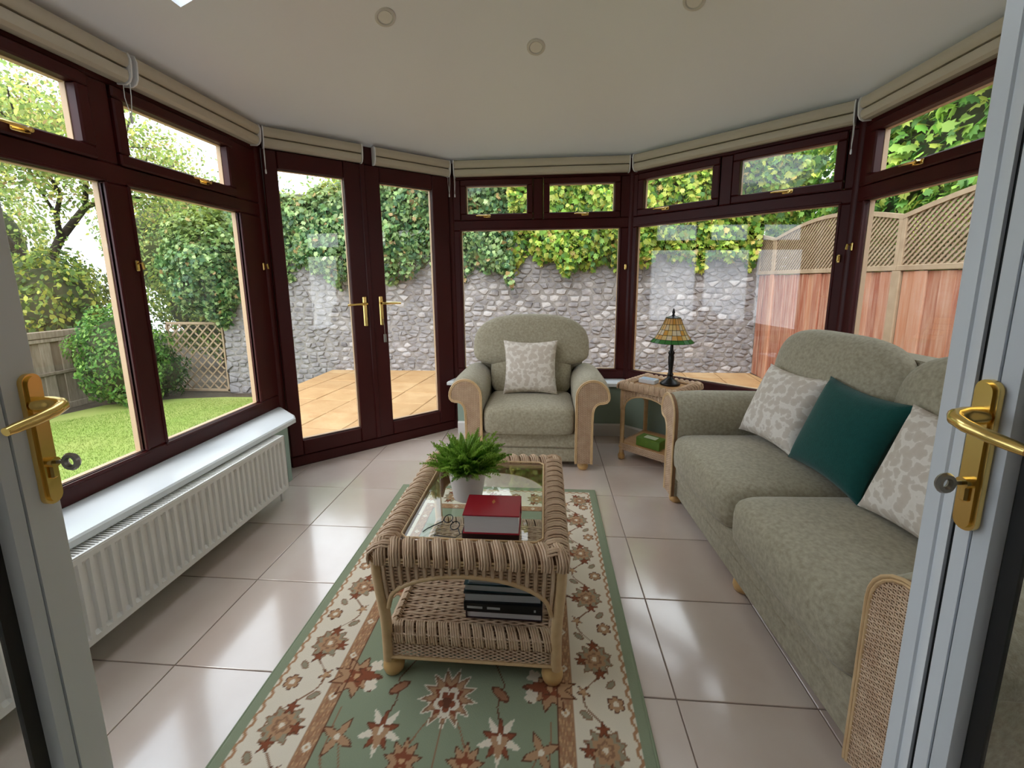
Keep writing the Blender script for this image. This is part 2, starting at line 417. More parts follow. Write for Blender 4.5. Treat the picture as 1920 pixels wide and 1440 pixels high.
def window(n, i, mains, tops, label, handles=(), latches=()):
    a, rz, L = facet_frame(i)
    root = empty('window_%d' % n, a, rz); tag(root, label, 'window', kind='structure')
    bar(root, 'bottom_rail', 0, L, ZB, ZG0); bar(root, 'head', 0, L, 2.012, ZH)
    bar(root, 'transom', 0, L, ZG1, 1.709)
    edges = [0]+[e for m_ in mains for e in m_]+[L]
    for k in range(0, len(edges), 2): bar(root, 'mullion', edges[k], edges[k+1], ZG0, ZG1)
    edges = [0]+[e for m_ in tops for e in (m_[0]-.047, m_[1]+.047)]+[L]
    for k in range(0, len(edges), 2):
        if edges[k+1]-edges[k] > .004: bar(root, 'mullion', edges[k], edges[k+1], 1.709, 2.012, YI-.001 if edges[k+1]-edges[k] < .06 else YI)
    for s0, s1 in mains: pane(root, s0, s1, ZG0, ZG1); bead(root, s0, s1, ZG0, ZG1)
    for k, (s0, s1) in enumerate(tops): sash(root, s0, s1, handles[k] if k < len(handles) else None)
    for s, z in latches:
        MB().box(s-.008, s+.008, YI-.01, YI, z-.022, z+.022, .003).tube([(s, YI-.01, z+.01), (s, YI-.03, z+.012), (s, YI-.034, z-.015)], .005, 6).build('catch', M['brass'], root)
    return root
window(1, 0, [(.15, .80), (.90, 1.535), (1.64, 2.272)], [(.20, .75), (.95, 1.475), (1.655, 2.212)],
       'dark mahogany framed window above the radiator looking on the lawn', (.5, 1.275, 2.02), [(1.615, 1.31), (2.42, 1.335)])
window(2, 2, [(.08, 1.317)], [(.13, .604), (.777, 1.27)], 'dark mahogany framed end window behind the armchair', (.293, 1.05), [(1.37, 1.335)])
window(3, 3, [(.057, 1.282)], [(.105, .595), (.765, 1.248)], 'dark mahogany framed angled window behind the tiffany lamp', (.285, 1.035), [(1.31, 1.34)])
window(4, 4, [(.083, .80), (.90, 1.55), (1.65, 2.3)], [(.125, .75), (.95, 1.5), (1.7, 2.25)], 'dark mahogany framed window above the sofa looking on the fence', (.40, 1.2, 2.0), [(.035, 1.40)])

# corner posts of the bay
for n, k in enumerate((1, 2, 3, 4)):
    x, y = PL[k]
    mb = MB().lathe([(.034, 0 if k in (1, 2) else .435), (.034, 2.15)], 10, (x, y))
    tag(mb.build('trim_%d' % (5+n), M['mahog'], smooth=True),
        ['dark mahogany corner post between the lawn window and the french doors', 'dark mahogany corner post between the french doors and the end window',
         'dark mahogany corner post between the end window and the lamp window', 'dark mahogany corner post behind the sofa back'][n], 'post', kind='structure')

# french doors
def lever(parent, s, z, dirn, y=YI-.014):
    pl = MB().box(s-.014, s+.014, y-.010, y, z-.105, z+.105, .004).build('handle_plate', M['brass'], parent)
    mb = MB(); zz = z+.055
    mb.tube([(s, y-.008, zz), (s, y-.045, zz), (s+dirn*.02, y-.056, zz), (s+dirn*.07, y-.056, zz), (s+dirn*.13, y-.050, zz-.004)], [.010, .009, .009, .008, .007], 8)
    mb.build('lever', M['brass'], parent, smooth=True)
    MB().tube([(s, y-.01, z-.05), (s, y-.016, z-.05)], .010, 10).build('lock_barrel', M['brass'], parent)
    return pl
a, rz, L = facet_frame(1)
door = empty('door_1', a, rz); tag(door, 'pair of dark mahogany glazed french doors opening on the patio', 'door', kind='structure')
bar(door, 'jamb', 0, .034, 0, 2.15); bar(door, 'jamb', L-.034, L, 0, 2.15)
bar(door, 'head', .034, L-.034, 2.03, 2.15); bar(door, 'threshold', .034, L-.034, 0, .075, YI-.006)
for nm, s0, s1, g0, g1, hs, dr in (('leaf', .036, .626, .115, .505, .588, -1), ('leaf', .632, L-.036, .748, 1.15, .705, 1)):
    lf = empty(nm, parent=door)
    mb = MB(); y0 = YI-.014
    mb.box(s0, g0, y0, YO-.01, .078, 2.028, .006); mb.box(g1, s1, y0, YO-.01, .078, 2.028, .006)
    mb.box(g0, g1, y0, YO-.01, .078, .18, .006); mb.box(g0, g1, y0, YO-.01, 1.922, 2.028, .006)
    mb.build('leaf_frame', M['mahog'], lf)
    bead(lf, g0, g1, .18, 1.922); pane(lf, g0, g1, .18, 1.922); lever(lf, hs, 1.03, dr)
MB().box(.612, .646, YI-.022, YI-.012, .08, 2.028, .004).build('astragal', M['mahog'], door)
MB().tube([(.708, YI-.03, .972), (.712, YI-.035, .93), (.714, YI-.034, .86)], .0025, 6).box(.704, .724, YI-.036, YI-.032, .80, .86, .001).build('hanging_key', M['steel'], door)

# ------------------------------------------------------------------ ceiling (hipped), roof window, house wall
APX, RID = (-.025, 1.685, 2.833), (-.025, .03, 2.833)
E = [(x, y, EAVE) for x, y in PL]; E[0] = (-1.74, .03, EAVE); E[5] = (1.70, .03, EAVE)
def lp(y, t):   # left slope: y, t=0 eave .. 1 ridge
    a = Vector((-1.74, y, EAVE)); b = Vector((-.025, y, 2.833)); return tuple(a.lerp(b, t))
TAN_ = math.tan(R_(22))
def zceil(x, y):
    """the slopes meet in soft, filled valleys"""
    k = .055; acc = 0
    for i in range(5):
        a = Vector(PL[i]); d = (Vector(PL[i+1])-a).normalized(); dist = (x-a.x)*d.y-(y-a.y)*d.x
        acc += math.exp(-dist/k)
    return EAVE+TAN_*(-k*math.log(acc))
mb = MB()
def patch(q, n=26):
    q = [Vector(p) for p in q]
    def fn(u, v):
        p = q[0].lerp(q[1], u).lerp(q[3].lerp(q[2], u), v); return (p.x, p.y, max(zceil(p.x, p.y), EAVE-.02))
    mb.grid(fn, n, n)
for k in (1, 2, 3): patch([E[k], E[k+1], APX, APX])
patch([E[5], E[4], APX, RID])
ROOFW = ((lp, E[0], E[1], .72, 1.688, .200, .60),)
for fn, e0, e1, HY0, HY1, HT0, HT1 in ROOFW:
    patch([e0, fn(HY0, 0), fn(HY0, 1), RID])
    patch([fn(HY0, 0), fn(HY1, 0), fn(HY1, HT0), fn(HY0, HT0)])
    patch([fn(HY0, HT1), fn(HY1, HT1), fn(HY1, 1), fn(HY0, 1)])
    patch([fn(HY1, 0), e1, APX, fn(HY1, 1)])
ce = mb.build('ceiling', M['ceil'], fix=False)
import bmesh
_b = bmesh.new(); _b.from_mesh(ce.data); bmesh.ops.remove_doubles(_b, verts=_b.verts, dist=.0004); bmesh.ops.recalc_face_normals(_b, faces=_b.faces); _b.to_mesh(ce.data); _b.free(); ce.data.shade_smooth()
tag(ce, 'smooth off-white vaulted ceiling', 'ceiling', kind='structure')
# reveal and pane of the roof windows
for wn, (fn, e0, e1, HY0, HY1, HT0, HT1) in enumerate(ROOFW):
    rw = empty('window_%d' % (5+wn), fn(HY0, HT0)); tag(rw, 'white roof window in the ceiling slope above the radiator', 'roof window', kind='structure')
    o_ = Vector(rw.location); nrm = Vector((-.375 if wn == 0 else .375, 0, .927))*.16
    q = [Vector(fn(*k))-o_ for k in ((HY0, HT0), (HY1, HT0), (HY1, HT1), (HY0, HT1))]
    MB().add(q+[p+nrm for p in q], [(0, 1, 5, 4), (1, 2, 6, 5), (2, 3, 7, 6), (3, 0, 4, 7)]).build('reveal', M['white'], rw, fix=False)
    MB().add([p+nrm*.8 for p in q]+[p+nrm*.88 for p in q], [(0, 1, 2, 3), (4, 5, 6, 7), (0, 1, 5, 4), (1, 2, 6, 5), (2, 3, 7, 6), (3, 0, 4, 7)]).build('pane', M['glass'], rw)
# downlights
for (x, y, z), nv, lb in (((-.775, 2.193, 2.498), 1, 'round recessed downlight in the ceiling slope above the french doors'),
                          ((-.057, 2.525, 2.494), 2, 'round recessed downlight in the ceiling slope above the end window'),
                          ((.675, 2.212, 2.496), 3, 'round recessed downlight in the ceiling slope above the lamp window')):
    A = Vector(E[nv]); B = Vector(E[nv+1]); n = (B-A).cross(Vector(APX)-A).normalized()
    if n.z > 0: n = -n
    p = Vector((x, y, zceil(x, y)+.001))
    e = empty('downlight', p); e.rotation_mode = 'QUATERNION'; e.rotation_quaternion = n.to_track_quat('Z', 'Y')
    tag(e, lb, 'downlight', 'recessed ceiling downlights')
    MB().lathe([(.034, -.004), (.034, .003), (.038, .007), (.044, .007), (.050, .004), (.051, -.002)], 28).build('bezel', mat('downlight_bezel', rgb(205, 203, 200), .35), e, smooth=True)
    MB().lathe([(.033, .001), (.033, .004), (.0, .0045)], 24).build('lamp_lens', mat('downlight_lens', rgb(225, 222, 216), .3), e, smooth=True)

# house wall with the doorway the picture looks through, and the hall behind
mb = MB(); y0, y1 = -.22, .03
mb.box(-2.0, -.86, y0, y1, 0, 3.0); mb.box(.80, 2.0, y0, y1, 0, 3.0); mb.box(-.86, .80, y0, y1, 2.09, 3.0)
tag(mb.build('wall_house', M['hallwall']), 'house wall with the doorway into the conservatory', 'wall', kind='structure')
mb = MB(); mb.box(-2.0, -1.9, -3.2, y0, 0, 2.5); mb.box(1.9, 2.0, -3.2, y0, 0, 2.5); mb.box(-2.0, 2.0, -3.3, -3.2, 0, 2.5)
tag(mb.build('wall_hall', M['hallwall']), 'plain walls of the room behind the doorway', 'wall', kind='structure')
tag(MB().box(-2, 2, -3.3, y0, 2.5, 2.6).build('ceiling_hall', M['ceil']), 'ceiling of the room behind the doorway', 'ceiling', kind='structure')

# white double doors, both leaves open into the conservatory
def white_leaf(name, hinge, pt, side, flange, groove, gl, label):
    """side=+1: seen face looks to +local y.  x runs from the hinge to the leading edge"""
    d = Vector(pt)-Vector(hinge); L = d.length; d.normalize()
    root = empty(name, (*hinge, 0), math.atan2(d.y, d.x)); tag(root, label, 'door', kind='structure')
    tP = L; w_ = L+flange
    th = .058; Y = lambda v: v*side
    main_end = L+.0177
    def pr(poly, z0, z1, nm, m): return MB().prism([(a, Y(b)) for a, b in poly], z0, z1).build(nm, m, root, smooth=25)
    pr([(groove, 0), (main_end-.003, 0), (main_end, -.003), (main_end, -th), (groove, -th)], .02, 2.05, 'lock_stile', M['white'])
    if flange > .03:
        e = w_
        pr([(main_end, -.010), (main_end+.009, -.010), (main_end+.009, -th), (main_end, -th)], .02, 2.05, 'seal', M['black'])
        pr([(main_end+.009, -.004), (main_end+.032, -.014), (main_end+.034, -.010), (e-.004, -.008), (e, -.012), (e, -th), (main_end+.009, -th)], .02, 2.05, 'meeting_flange', M['white'])
    pr([(0, 0), (.09, 0), (.09, -th), (0, -th)], .02, 2.05, 'hinge_stile', M['white'])
    for z0, z1, nm in ((.02, .20, 'bottom_rail'), (1.95, 2.05, 'top_rail')):
        MB().box(.09, groove, Y(0), Y(-th), z0, z1, .002).build(nm, M['white'], root)
    pr([(gl, -.020), (gl+.006, -.006), (groove-.004, -.001), (groove-.001, -.004), (groove-.001, -.03), (gl, -.03)], .20, 1.95, 'glazing_bead', M['white'])
    MB().box(gl-.022, gl+.002, Y(-.022), Y(-.030), .20, 1.95).build('gasket', M['black'], root)
    MB().box(.085, gl, Y(-.024), Y(-.046), .19, 1.96).build('pane', M['glass'], root)
    # handle
    zc = .966; h = .118
    n = 10; prof = [(math.cos(a)*.0155, math.sin(a)*.0155) for a in [math.pi*k/n for k in range(n+1)]]
    out = [(tP+x, zc+h-.0155+z) for x, z in prof]+[(tP-x, zc-h+.0155-z) for x, z in prof]
    hp = MB().prism([(a, b) for a, b in out], Y(0), Y(.008), 'y').prism([(tP+(a-tP)*.72, zc+(b-zc)*.965) for a, b in out], Y(.007), Y(.0125), 'y').build('handle_plate', M['brass'], root, smooth=35)
    zz = zc+.064
    pts = [(tP, .010, zz), (tP, .034, zz+.001), (tP-.001, .050, zz+.001), (tP-.010, .060, zz-.001), (tP-.026, .061, zz-.006), (tP-.048, .053, zz-.013), (tP-.070, .046, zz-.018), (tP-.084, .045, zz-.020)]
    MB().tube([(a, Y(b), c) for a, b, c in pts], [.014, .0125, .010, .0095, .0095, .009, .0085, .007], 12).build('lever', M['brass'], hp, smooth=60)
    zk = zc-.045
    MB().box(tP-.006, tP+.006, Y(.012), Y(.018), zk-.026, zk+.012, .003).tube([(tP, Y(.012), zk+.004), (tP, Y(.022), zk+.004)], .009, 12).build('lock_barrel', M['brass'], hp, smooth=35)
    k = MB()
    ringp = [(tP+math.cos(a)*.0105, Y(.048+math.sin(a)*.0105), zk+.004) for a in [2*math.pi*i/16 for i in range(16)]]
    # key bow stands upright: in the plane of normal and z
    ringp = [(tP, Y(.047+math.cos(a)*.0105), zk+.004+math.sin(a)*.0115) for a in [2*math.pi*i/16 for i in range(16)]]
    k.tube(ringp, .0052, 6, closed=True); k.box(tP-.0012, tP+.0012, Y(.018), Y(.040), zk+.001, zk+.007)
    k.build('key', M['steel'], hp, smooth=True)
    return root
white_leaf('door_2', (-.80, .03), (-.878, .624), -1, .0177, .561, .534, 'white glazed door leaf with brass lever handle standing open beside the radiator')
white_leaf('door_3', (.72, .03), (.648, .643), 1, .076, .613, .585, 'white glazed door leaf with black seal and brass lever handle beside the sofa')

# ------------------------------------------------------------------ roller blinds
def lobe(cy, cz, ry, rz_, flat, n=9):
    """profile bulging into the room (-y)"""
    return [(cy-ry*math.sin(math.pi*k/(n-1))**.7, cz+rz_*math.cos(math.pi*k/(n-1))) for k in range(n)]
def blind(i, s0, s1, chain, label):
    a, rz, L = facet_frame(i); root = empty('roller_blind', (a.x+math.cos(rz)*s0, a.y+math.sin(rz)*s0, 2.028), rz)
    tag(root, label, 'blind', 'beige roller blinds under the ceiling'); ln = s1-s0
    def ex(prof, x0, x1, nm, m):
        return MB().prism([(p[0], p[1]) for p in prof], x0, x1, 'x').build(nm, m, root, smooth=35)
    up = [(-.021, .060), (-.021, .118)]+[(-.030-.052*math.sin(math.pi*k/10)**.8, .088+.030*math.cos(math.pi*k/10)) for k in range(11)]
    ex([(-.022, .058), (-.022, .116), (-.06, .117), (-.080, .108), (-.088, .088), (-.084, .068), (-.074, .058)], .006, ln-.006, 'headrail', M['blind'])
    ex([(-.022, .004), (-.022, .054), (-.066, .054), (-.078, .046), (-.082, .030), (-.076, .012), (-.060, .002)], .008, ln-.008, 'rolled_fabric', M['blind'])
    cap = [(-.021, -.001), (-.021, .119), (-.06, .121), (-.084, .112), (-.093, .088), (-.091, .050), (-.088, .024), (-.078, .006), (-.06, -.004)]
    ex(cap, 0, .006, 'end_cap', M['cap']); ex(cap, ln-.006, ln, 'end_cap', M['cap'])
    x = .003 if chain == 0 else ln-.003
    if chain is not None:
        mb = MB()
        for dy in (-.045, -.075): mb.tube([(x, dy, .01), (x+.001, dy*.95, -.05), (x, -.06+(dy+.06)*.4, -.10), (x, -.06, -.125)], .0016, 5)
        mb.lathe([(.003, -.150), (.005, -.145), (.004, -.128), (.001, -.12)], 8, (x, -.06)).build('pull_chain', M['cap'], root, smooth=True)
    return root
blind(0, .02, .83, None, 'beige roller blind over the window next to the white door')
blind(0, .85, 1.655, 1, 'long beige roller blind over the sash window beside the white door leaf')
blind(0, 1.675, 2.425, None, 'beige roller blind over the lawn window next to the french doors')
blind(1, .045, .625, 0, 'short beige roller blind above the french door leaf next to the radiator')
blind(1, .705, 1.285, 1, 'short beige roller blind above the french door leaf next to the armchair')
blind(2, .045, 1.37, 0, 'beige roller blind across the end window behind the armchair')
blind(3, .04, 1.318, 1, 'beige roller blind over the angled window behind the lamp')
blind(4, .055, .86, None, 'beige roller blind over the window above the sofa')

# ------------------------------------------------------------------ radiator
RX, RY0, RY1, RZ0, RZ1 = -1.432, .70, 2.085, .10, .405
rad = empty('radiator', (RX, RY0, 0)); tag(rad, 'long white ribbed panel radiator under the lawn window', 'radiator')
LN = RY1-RY0; nr = 40; xs = []; yy = []
for k in range(nr):
    b = .02+(LN-.04)*k/nr; p = (LN-.04)/nr
    yy += [b, b+p*.18, b+p*.30, b+p*.70, b+p*.82]
yy = [0]+yy+[LN-.02, LN]
dep = [0]+[0, .0, -.011, -.011, 0]*nr+[0, 0]
zz = [(RZ0, 0), (RZ0+.022, 0), (RZ0+.034, 1), (RZ1-.034, 1), (RZ1-.022, 0), (RZ1-.004, 0), (RZ1, -.6)]
mb = MB(); nv = len(yy)
mb.add([((d*zf if zf >= 0 else -.004), y, z) for z, zf in zz for y, d in zip(yy, dep)], [(j*nv+i, j*nv+i+1, (j+1)*nv+i+1, (j+1)*nv+i) for j in range(len(zz)-1) for i in range(nv-1)])
mb.build('front_panel', M['rad'], rad, smooth=20)
MB().box(-.145, -.135, 0, LN, RZ0, RZ1).build('rear_panel', M['rad'], rad)
for y in (0, LN-.002): MB().box(-.14, 0, y-.001, y+.003, RZ0+.01, RZ1+.001).build('side_panel', M['rad'], rad)
mb = MB().box(-.142, -.132, 0, LN, RZ1-.003, RZ1+.002).box(-.012, -.002, 0, LN, RZ1-.003, RZ1+.002)
k = 0.006
while k < LN-.005: mb.box(-.132, -.012, k, k+.0045, RZ1-.002, RZ1+.001); k += .0115
mb.build('top_grille', M['rad'], rad)
MB().box(-.13, -.012, .002, LN-.002, RZ0+.03, RZ1-.05).build('inner_fins', M['rad'], rad)
MB().tube([(-.07, LN-.01, RZ0+.03), (-.07, LN+.025, RZ0+.03), (-.07, LN+.03, RZ0+.01), (-.07, LN+.03, 0)], .008, 8).lathe([(.014, RZ0+.005), (.016, RZ0+.02), (.016, RZ0+.05), (.012, RZ0+.06)], 10, (-.07, LN+.03)).build('valve', M['rad'], rad, smooth=True)
MB().tube([(-.07, .03, RZ0+.02), (-.07, .03, 0)], .008, 8).build('pipe', M['rad'], rad)
for y in (.25, LN-.25): MB().box(-.1675, -.140, y-.02, y+.02, .18, .38).build('bracket', M['rad'], rad)
# ------------------------------------------------------------------ furniture materials
M['chenille'] = mat('sage_chenille', rgb(146, 137, 115), .95, var=(rgb(184, 175, 153), 75, .9), bump=(260, .35, .004), sheen=.25, spec=.2)
M['cane'] = mat('pale_cane', rgb(224, 192, 148), .42, var=(rgb(206, 168, 122), 30, .8))
M['wick'] = mat('woven_wicker', rgb(224, 196, 166), .6, var=(rgb(190, 154, 124), 22, .8))
M['wickcore'] = mat('wicker_core', rgb(160, 124, 94), .8)
M['panelcore'] = mat('panel_core', rgb(150, 114, 84), .85)
M['bun'] = mat('turned_beech', rgb(222, 182, 122), .3, var=(rgb(204, 158, 100), 14, .6))
M['teal'] = mat('bottle_green_fabric', rgb(16, 66, 62), .9, var=(rgb(22, 80, 74), 60, .6), bump=(240, .4, .004), spec=.2, sheen=.2)

def floral_mat():
    m = bpy.data.materials.new('cream_floral_fabric'); m.use_nodes = True; t = m.node_tree; p = t.nodes['Principled BSDF']
    tc = t.nodes.new('ShaderNodeTexCoord'); v = t.nodes.new('ShaderNodeTexVoronoi'); v.inputs['Scale'].default_value = 34
    n = t.nodes.new('ShaderNodeTexNoise'); n.inputs['Scale'].default_value = 30; n.inputs['Detail'].default_value = 3
    mx = t.nodes.new('ShaderNodeMixRGB'); mx.inputs[0].default_value = .035
    t.links.new(tc.outputs['Object'], n.inputs['Vector']); t.links.new(tc.outputs['Object'], mx.inputs[1]); t.links.new(n.outputs['Color'], mx.inputs[2])
    t.links.new(mx.outputs[0], v.inputs['Vector'])
    r = t.nodes.new('ShaderNodeValToRGB'); e = r.color_ramp.elements
    e[0].position = .0; e[0].color = (*rgb(204, 190, 175), 1); e[1].position = 1; e[1].color = (*rgb(226, 216, 204), 1)
    for ps, c in ((.40, rgb(208, 195, 181)), (.54, rgb(210, 198, 185)), (.62, rgb(232, 223, 213))):
        q = e.new(ps); q.color = (*c, 1)
    t.links.new(v.outputs['Distance'], r.inputs['Fac']); t.links.new(r.outputs['Color'], p.inputs['Base Color'])
    p.inputs['Roughness'].default_value = .85
    b = t.nodes.new('ShaderNodeBump'); b.inputs['Strength'].default_value = .15; b.inputs['Distance'].default_value = .002
    t.links.new(v.outputs['Distance'], b.inputs['Height']); t.links.new(b.outputs['Normal'], p.inputs['Normal'])
    return m
M['floral'] = floral_mat()

def weave(mb, surf, Lu, Lv, stake, row, th, amp, mask=None, flat=1.0):
    """strands running along u, passing in front of and behind stakes; surf(u,v)->(pos, normal, vdir)"""
    ns_ = max(2, int(round(Lu/stake))); nw = max(1, int(round(Lv/row)))
    for j in range(nw):
        v = (j+.5)*Lv/nw; run = []
        runs = []
        for i in range(ns_+1):
            u = i*Lu/ns_
            if mask is None or mask(u, v): run.append((u, i))
            elif run: runs.append(run); run = []
        if run: runs.append(run)
        for run in runs:
            if len(run) < 2: continue
            V = []; F = []
            for u, i in run:
                p, n, d = surf(u, v); p = p+n*(amp*(1 if (i+j) % 2 else -1))
                V += [p+d*th, p+n*th*flat, p-d*th, p-n*th*flat]
            for k in range(len(run)-1):
                for q in range(4): F.append((k*4+q, k*4+(q+1) % 4, k*4+4+(q+1) % 4, k*4+4+q))
            F.append((3, 2, 1, 0)); e = (len(run)-1)*4; F.append((e, e+1, e+2, e+3))
            mb.add(V, F)

def inpoly(x, y, poly):
    c = False; n = len(poly); j = n-1
    for i in range(n):
        if (poly[i][1] > y) != (poly[j][1] > y) and x < (poly[j][0]-poly[i][0])*(y-poly[i][1])/(poly[j][1]-poly[i][1])+poly[i][0]: c = not c
        j = i
    return c

def puff(mb, outline, t_front, t_back, plane, rings=10, e=.5):
    """cushion-like solid over a closed outline; plane(a,b,d)->point, d = distance in front (+) or behind (-)"""
    n = len(outline); cx = sum(p[0] for p in outline)/n; cy = sum(p[1] for p in outline)/n
    b0 = len(mb.v); V = []; F = []
    prof = []
    for k in range(rings): prof.append((math.sin(math.pi/2*k/(rings-1)) if k else 0, 1))
    rs = [math.sin(math.pi/2*(k+1)/rings) for k in range(rings)]
    V.append(plane(cx, cy, t_front)); V.append(plane(cx, cy, -t_back)); base = [None, None]
    for sgn, tt in ((0, t_front), (1, -t_back)):
        base[sgn] = len(V)
        for k in range(rings if sgn == 0 else rings-1):
            r = rs[k]; d = tt*(1-r**3.2)**e
            for a, b in outline: V.append(plane(cx+(a-cx)*r, cy+(b-cy)*r, d))
    for sgn in (0, 1):
        B = base[sgn]
        for i in range(n): F.append((sgn, B+i, B+(i+1) % n) if sgn == 0 else (sgn, B+(i+1) % n, B+i))
        kk = rings if sgn == 0 else rings-1
        for k in range(kk-1):
            for i in range(n):
                q = (B+k*n+i, B+(k+1)*n+i, B+(k+1)*n+(i+1) % n, B+k*n+(i+1) % n); F.append(q if sgn == 0 else q[::-1])
    a0 = base[0]+(rings-1)*n; b0_ = base[1]+(rings-2)*n
    for i in range(n): F.append((a0+i, b0_+i, b0_+(i+1) % n, a0+(i+1) % n))
    mb.add(V, F)

def sup(a, b1, b2, p1, p2, n=48, cx=0, cz=0):
    out = []
    for k in range(n):
        t = 2*math.pi*k/n; c, s = math.cos(t), math.sin(t); p = p1 if s >= 0 else p2; b = b1 if s >= 0 else b2
        out.append((cx+a*math.copysign(abs(c)**(2/p), c), cz+b*math.copysign(abs(s)**(2/p), s)))
    return out

def bun_foot(parent, x, y, h=.062, r=.036):
    MB().lathe([(r*.55, 0), (r*.86, h*.10), (r, h*.36), (r*.95, h*.62), (r*.66, h*.84), (r*.72, h*.92), (r*.72, h)], 16, (x, y)).build('bun_foot', M['bun'], parent, smooth=60)

ARMO = [(0, .055), (0, .30), (0, .50)]+[(.104-.104*math.cos(a), .502+.108*math.sin(a)) for a in [math.pi*k/12 for k in range(1, 13)]] + \
       [(.205, .483), (.192, .468), (.172, .462), (.150, .461), (.131, .452), (.116, .432), (.108, .40), (.105, .34), (.105, .20), (.105, .055)]

def upholstered(name, label, cat, nseat, loc, rz, group, D0, DB, mid_feet=False):
    """D0 = plane of the head cushion, DB = depth of the base"""
    W = .61 if nseat == 1 else 1.28; root = empty(name, loc, rz); tag(root, label, cat, group)
    f = M['chenille']; H = W/2
    # base with a seam, lower and upper rail
    MB().box(-H-.02, H+.02, .02, DB, .05, .150, .012).box(-H-.02, H+.02, .008, DB, .148, .262, .014).build('base', f, root, smooth=35)
    sw = W/nseat
    for k in range(nseat):
        cx = -H+sw*(k+.5)
        sd0 = (D0+.04)/2; sc0 = sd0-.036; out = sup(sw/2-.001, sd0, sd0, 8, 8, 64, cx, sc0)
        mb = MB()
        # seat cushion: side wall plus crowned top
        n = len(out); lv = [(.255, .965), (.27, .99), (.31, 1.0), (.36, 1.0), (.388, .99), (.405, .968), (.418, .93), (.432, .82), (.442, .62), (.448, .35), (.450, .1)]
        V = []; F = []
        for z, sc in lv:
            for a, b in out: V.append((cx+(a-cx)*sc, sc0+(b-sc0)*sc, z))
        for j in range(len(lv)-1):
            for i in range(n): F.append((j*n+i, j*n+(i+1) % n, (j+1)*n+(i+1) % n, (j+1)*n+i))
        F.append(tuple(range(n-1, -1, -1))); F.append(tuple((len(lv)-1)*n+i for i in range(n)))
        mb.add(V, F); mb.build('seat_cushion', f, root, smooth=60)
    for sx in (-1, 1):
        arm = empty('arm', parent=root)
        X = lambda a: sx*(H+a)
        hc = (.104, .515); rings = [(.006, .98), (.02, 1.06), (.06, 1.13), (.16, 1.17), (.32, 1.15), (DB-.10, 1.10), (DB-.02, 1.0), (DB, .92)]
        V = []; F = []; n = len(ARMO)
        for y, sc in rings:
            for a, b in ARMO:
                if b > .40: a2, b2 = hc[0]+(a-hc[0])*sc, hc[1]+(b-hc[1])*sc
                else: a2, b2 = a, b
                V.append((X(max(a2, -.012)), y, b2))
        for j in range(len(rings)-1):
            for i in range(n): F.append((j*n+i, j*n+(i+1) % n, (j+1)*n+(i+1) % n, (j+1)*n+i))
        F.append(tuple(range(n))); F.append(tuple((len(rings)-1)*n+i for i in range(n)))
        MB().add(V, F).build('arm_pad', f, arm, smooth=50)
        MB().prism([(X(a), b) for a, b in ARMO], -.010, .007, 'y').build('panel_core', M['panelcore'], arm)
        poly = ARMO; mb = MB()
        def surf(u, v): return Vector((X(u), -.0125, .055+v)), Vector((0, -1, 0)), Vector((0, 0, 1))
        weave(mb, surf, .208, .555, .0110, .0066, .0022, .0020, lambda u, v: inpoly(u, .055+v, poly))
        for i in range(19):
            u = i*.0110
            zs = [z*.005+.06 for z in range(110) if inpoly(u, z*.005+.06, poly)]
            if zs: mb.box(X(u)-.0014, X(u)+.0014, -.0135, -.010, min(zs), max(zs))
        tag(mb.build('arm_weave', M['wick'], arm, fix=False), kind='stuff')
        tr = MB()
        for off, yy_ in ((.002, -.014), (-.006, -.013)):
            pts = []
            for k, (a, b) in enumerate(ARMO):
                p, q = ARMO[max(k-1, 0)], ARMO[min(k+1, len(ARMO)-1)]
                tx, tz = q[0]-p[0], q[1]-p[1]; l = math.hypot(tx, tz) or 1
                pts.append((X(a-tz/l*off), yy_, b+tx/l*off))
            tr.tube(pts, .0048, 6)
        tr.build('cane_trim', M['cane'], arm, smooth=60)
        bun_foot(root, X(.052), .035); bun_foot(root, X(.052), DB-.05)
    if mid_feet: bun_foot(root, 0.0, .06)
    # back
    lean = .17
    for k in range(nseat):
        if nseat == 1: cx, hw = 0, .428
        else:
            sgn = -1 if k == 0 else 1; cx = sgn*.372; hw = .395
        def plane(a, b, d): return (a, D0+(b-.76)*lean-d, b)
        mb = MB(); puff(mb, sup(hw, .25, .13, 2.7 if nseat == 1 else 3.4, 3.6, 64, cx, .742), .085, .10, plane, 12, .5)
        mb.build('head_cushion', f, root, smooth=60)
        def plane2(a, b, d): return (a, D0+(b-.76)*lean-d, b)
        mb = MB(); puff(mb, sup(sw/2-.008, .15, .16, 5, 5, 48, -H+sw*(k+.5), .565), .075, .06, plane2, 8, .5)
        mb.build('lumbar_cushion', f, root, smooth=60)
    y0, y1 = D0+.035, DB
    V = [(x, y, z) for x, z in [(-H-.08, .06), (H+.08, .06), (H+.08, .78), (H-.04, .93), (-H+.04, .93), (-H-.08, .78)] for y in (y0, y1)]
    n = 6; F = [tuple(range(0, 12, 2)), tuple(range(1, 12, 2))]+[(2*i, 2*((i+1) % n), 2*((i+1) % n)+1, 2*i+1) for i in range(n)]
    for i in range(len(V)):
        if V[i][2] > .5: V[i] = (V[i][0], V[i][1]+.03, V[i][2])
    MB().add(V, F).build('back_shell', f, root, smooth=35)
    return root

chair = upholstered('armchair', 'sage green upholstered armchair with wicker arm fronts below the end window', 'armchair', 1, (-.107, 2.60, 0), 0, 'green cane suite', .475, .605)
sofa = upholstered('sofa', 'sage green two seat sofa with wicker arm fronts and scatter cushions', 'sofa', 2, (.730, 1.56, 0), R_(-87.5), 'green cane suite', .575, .725, True)

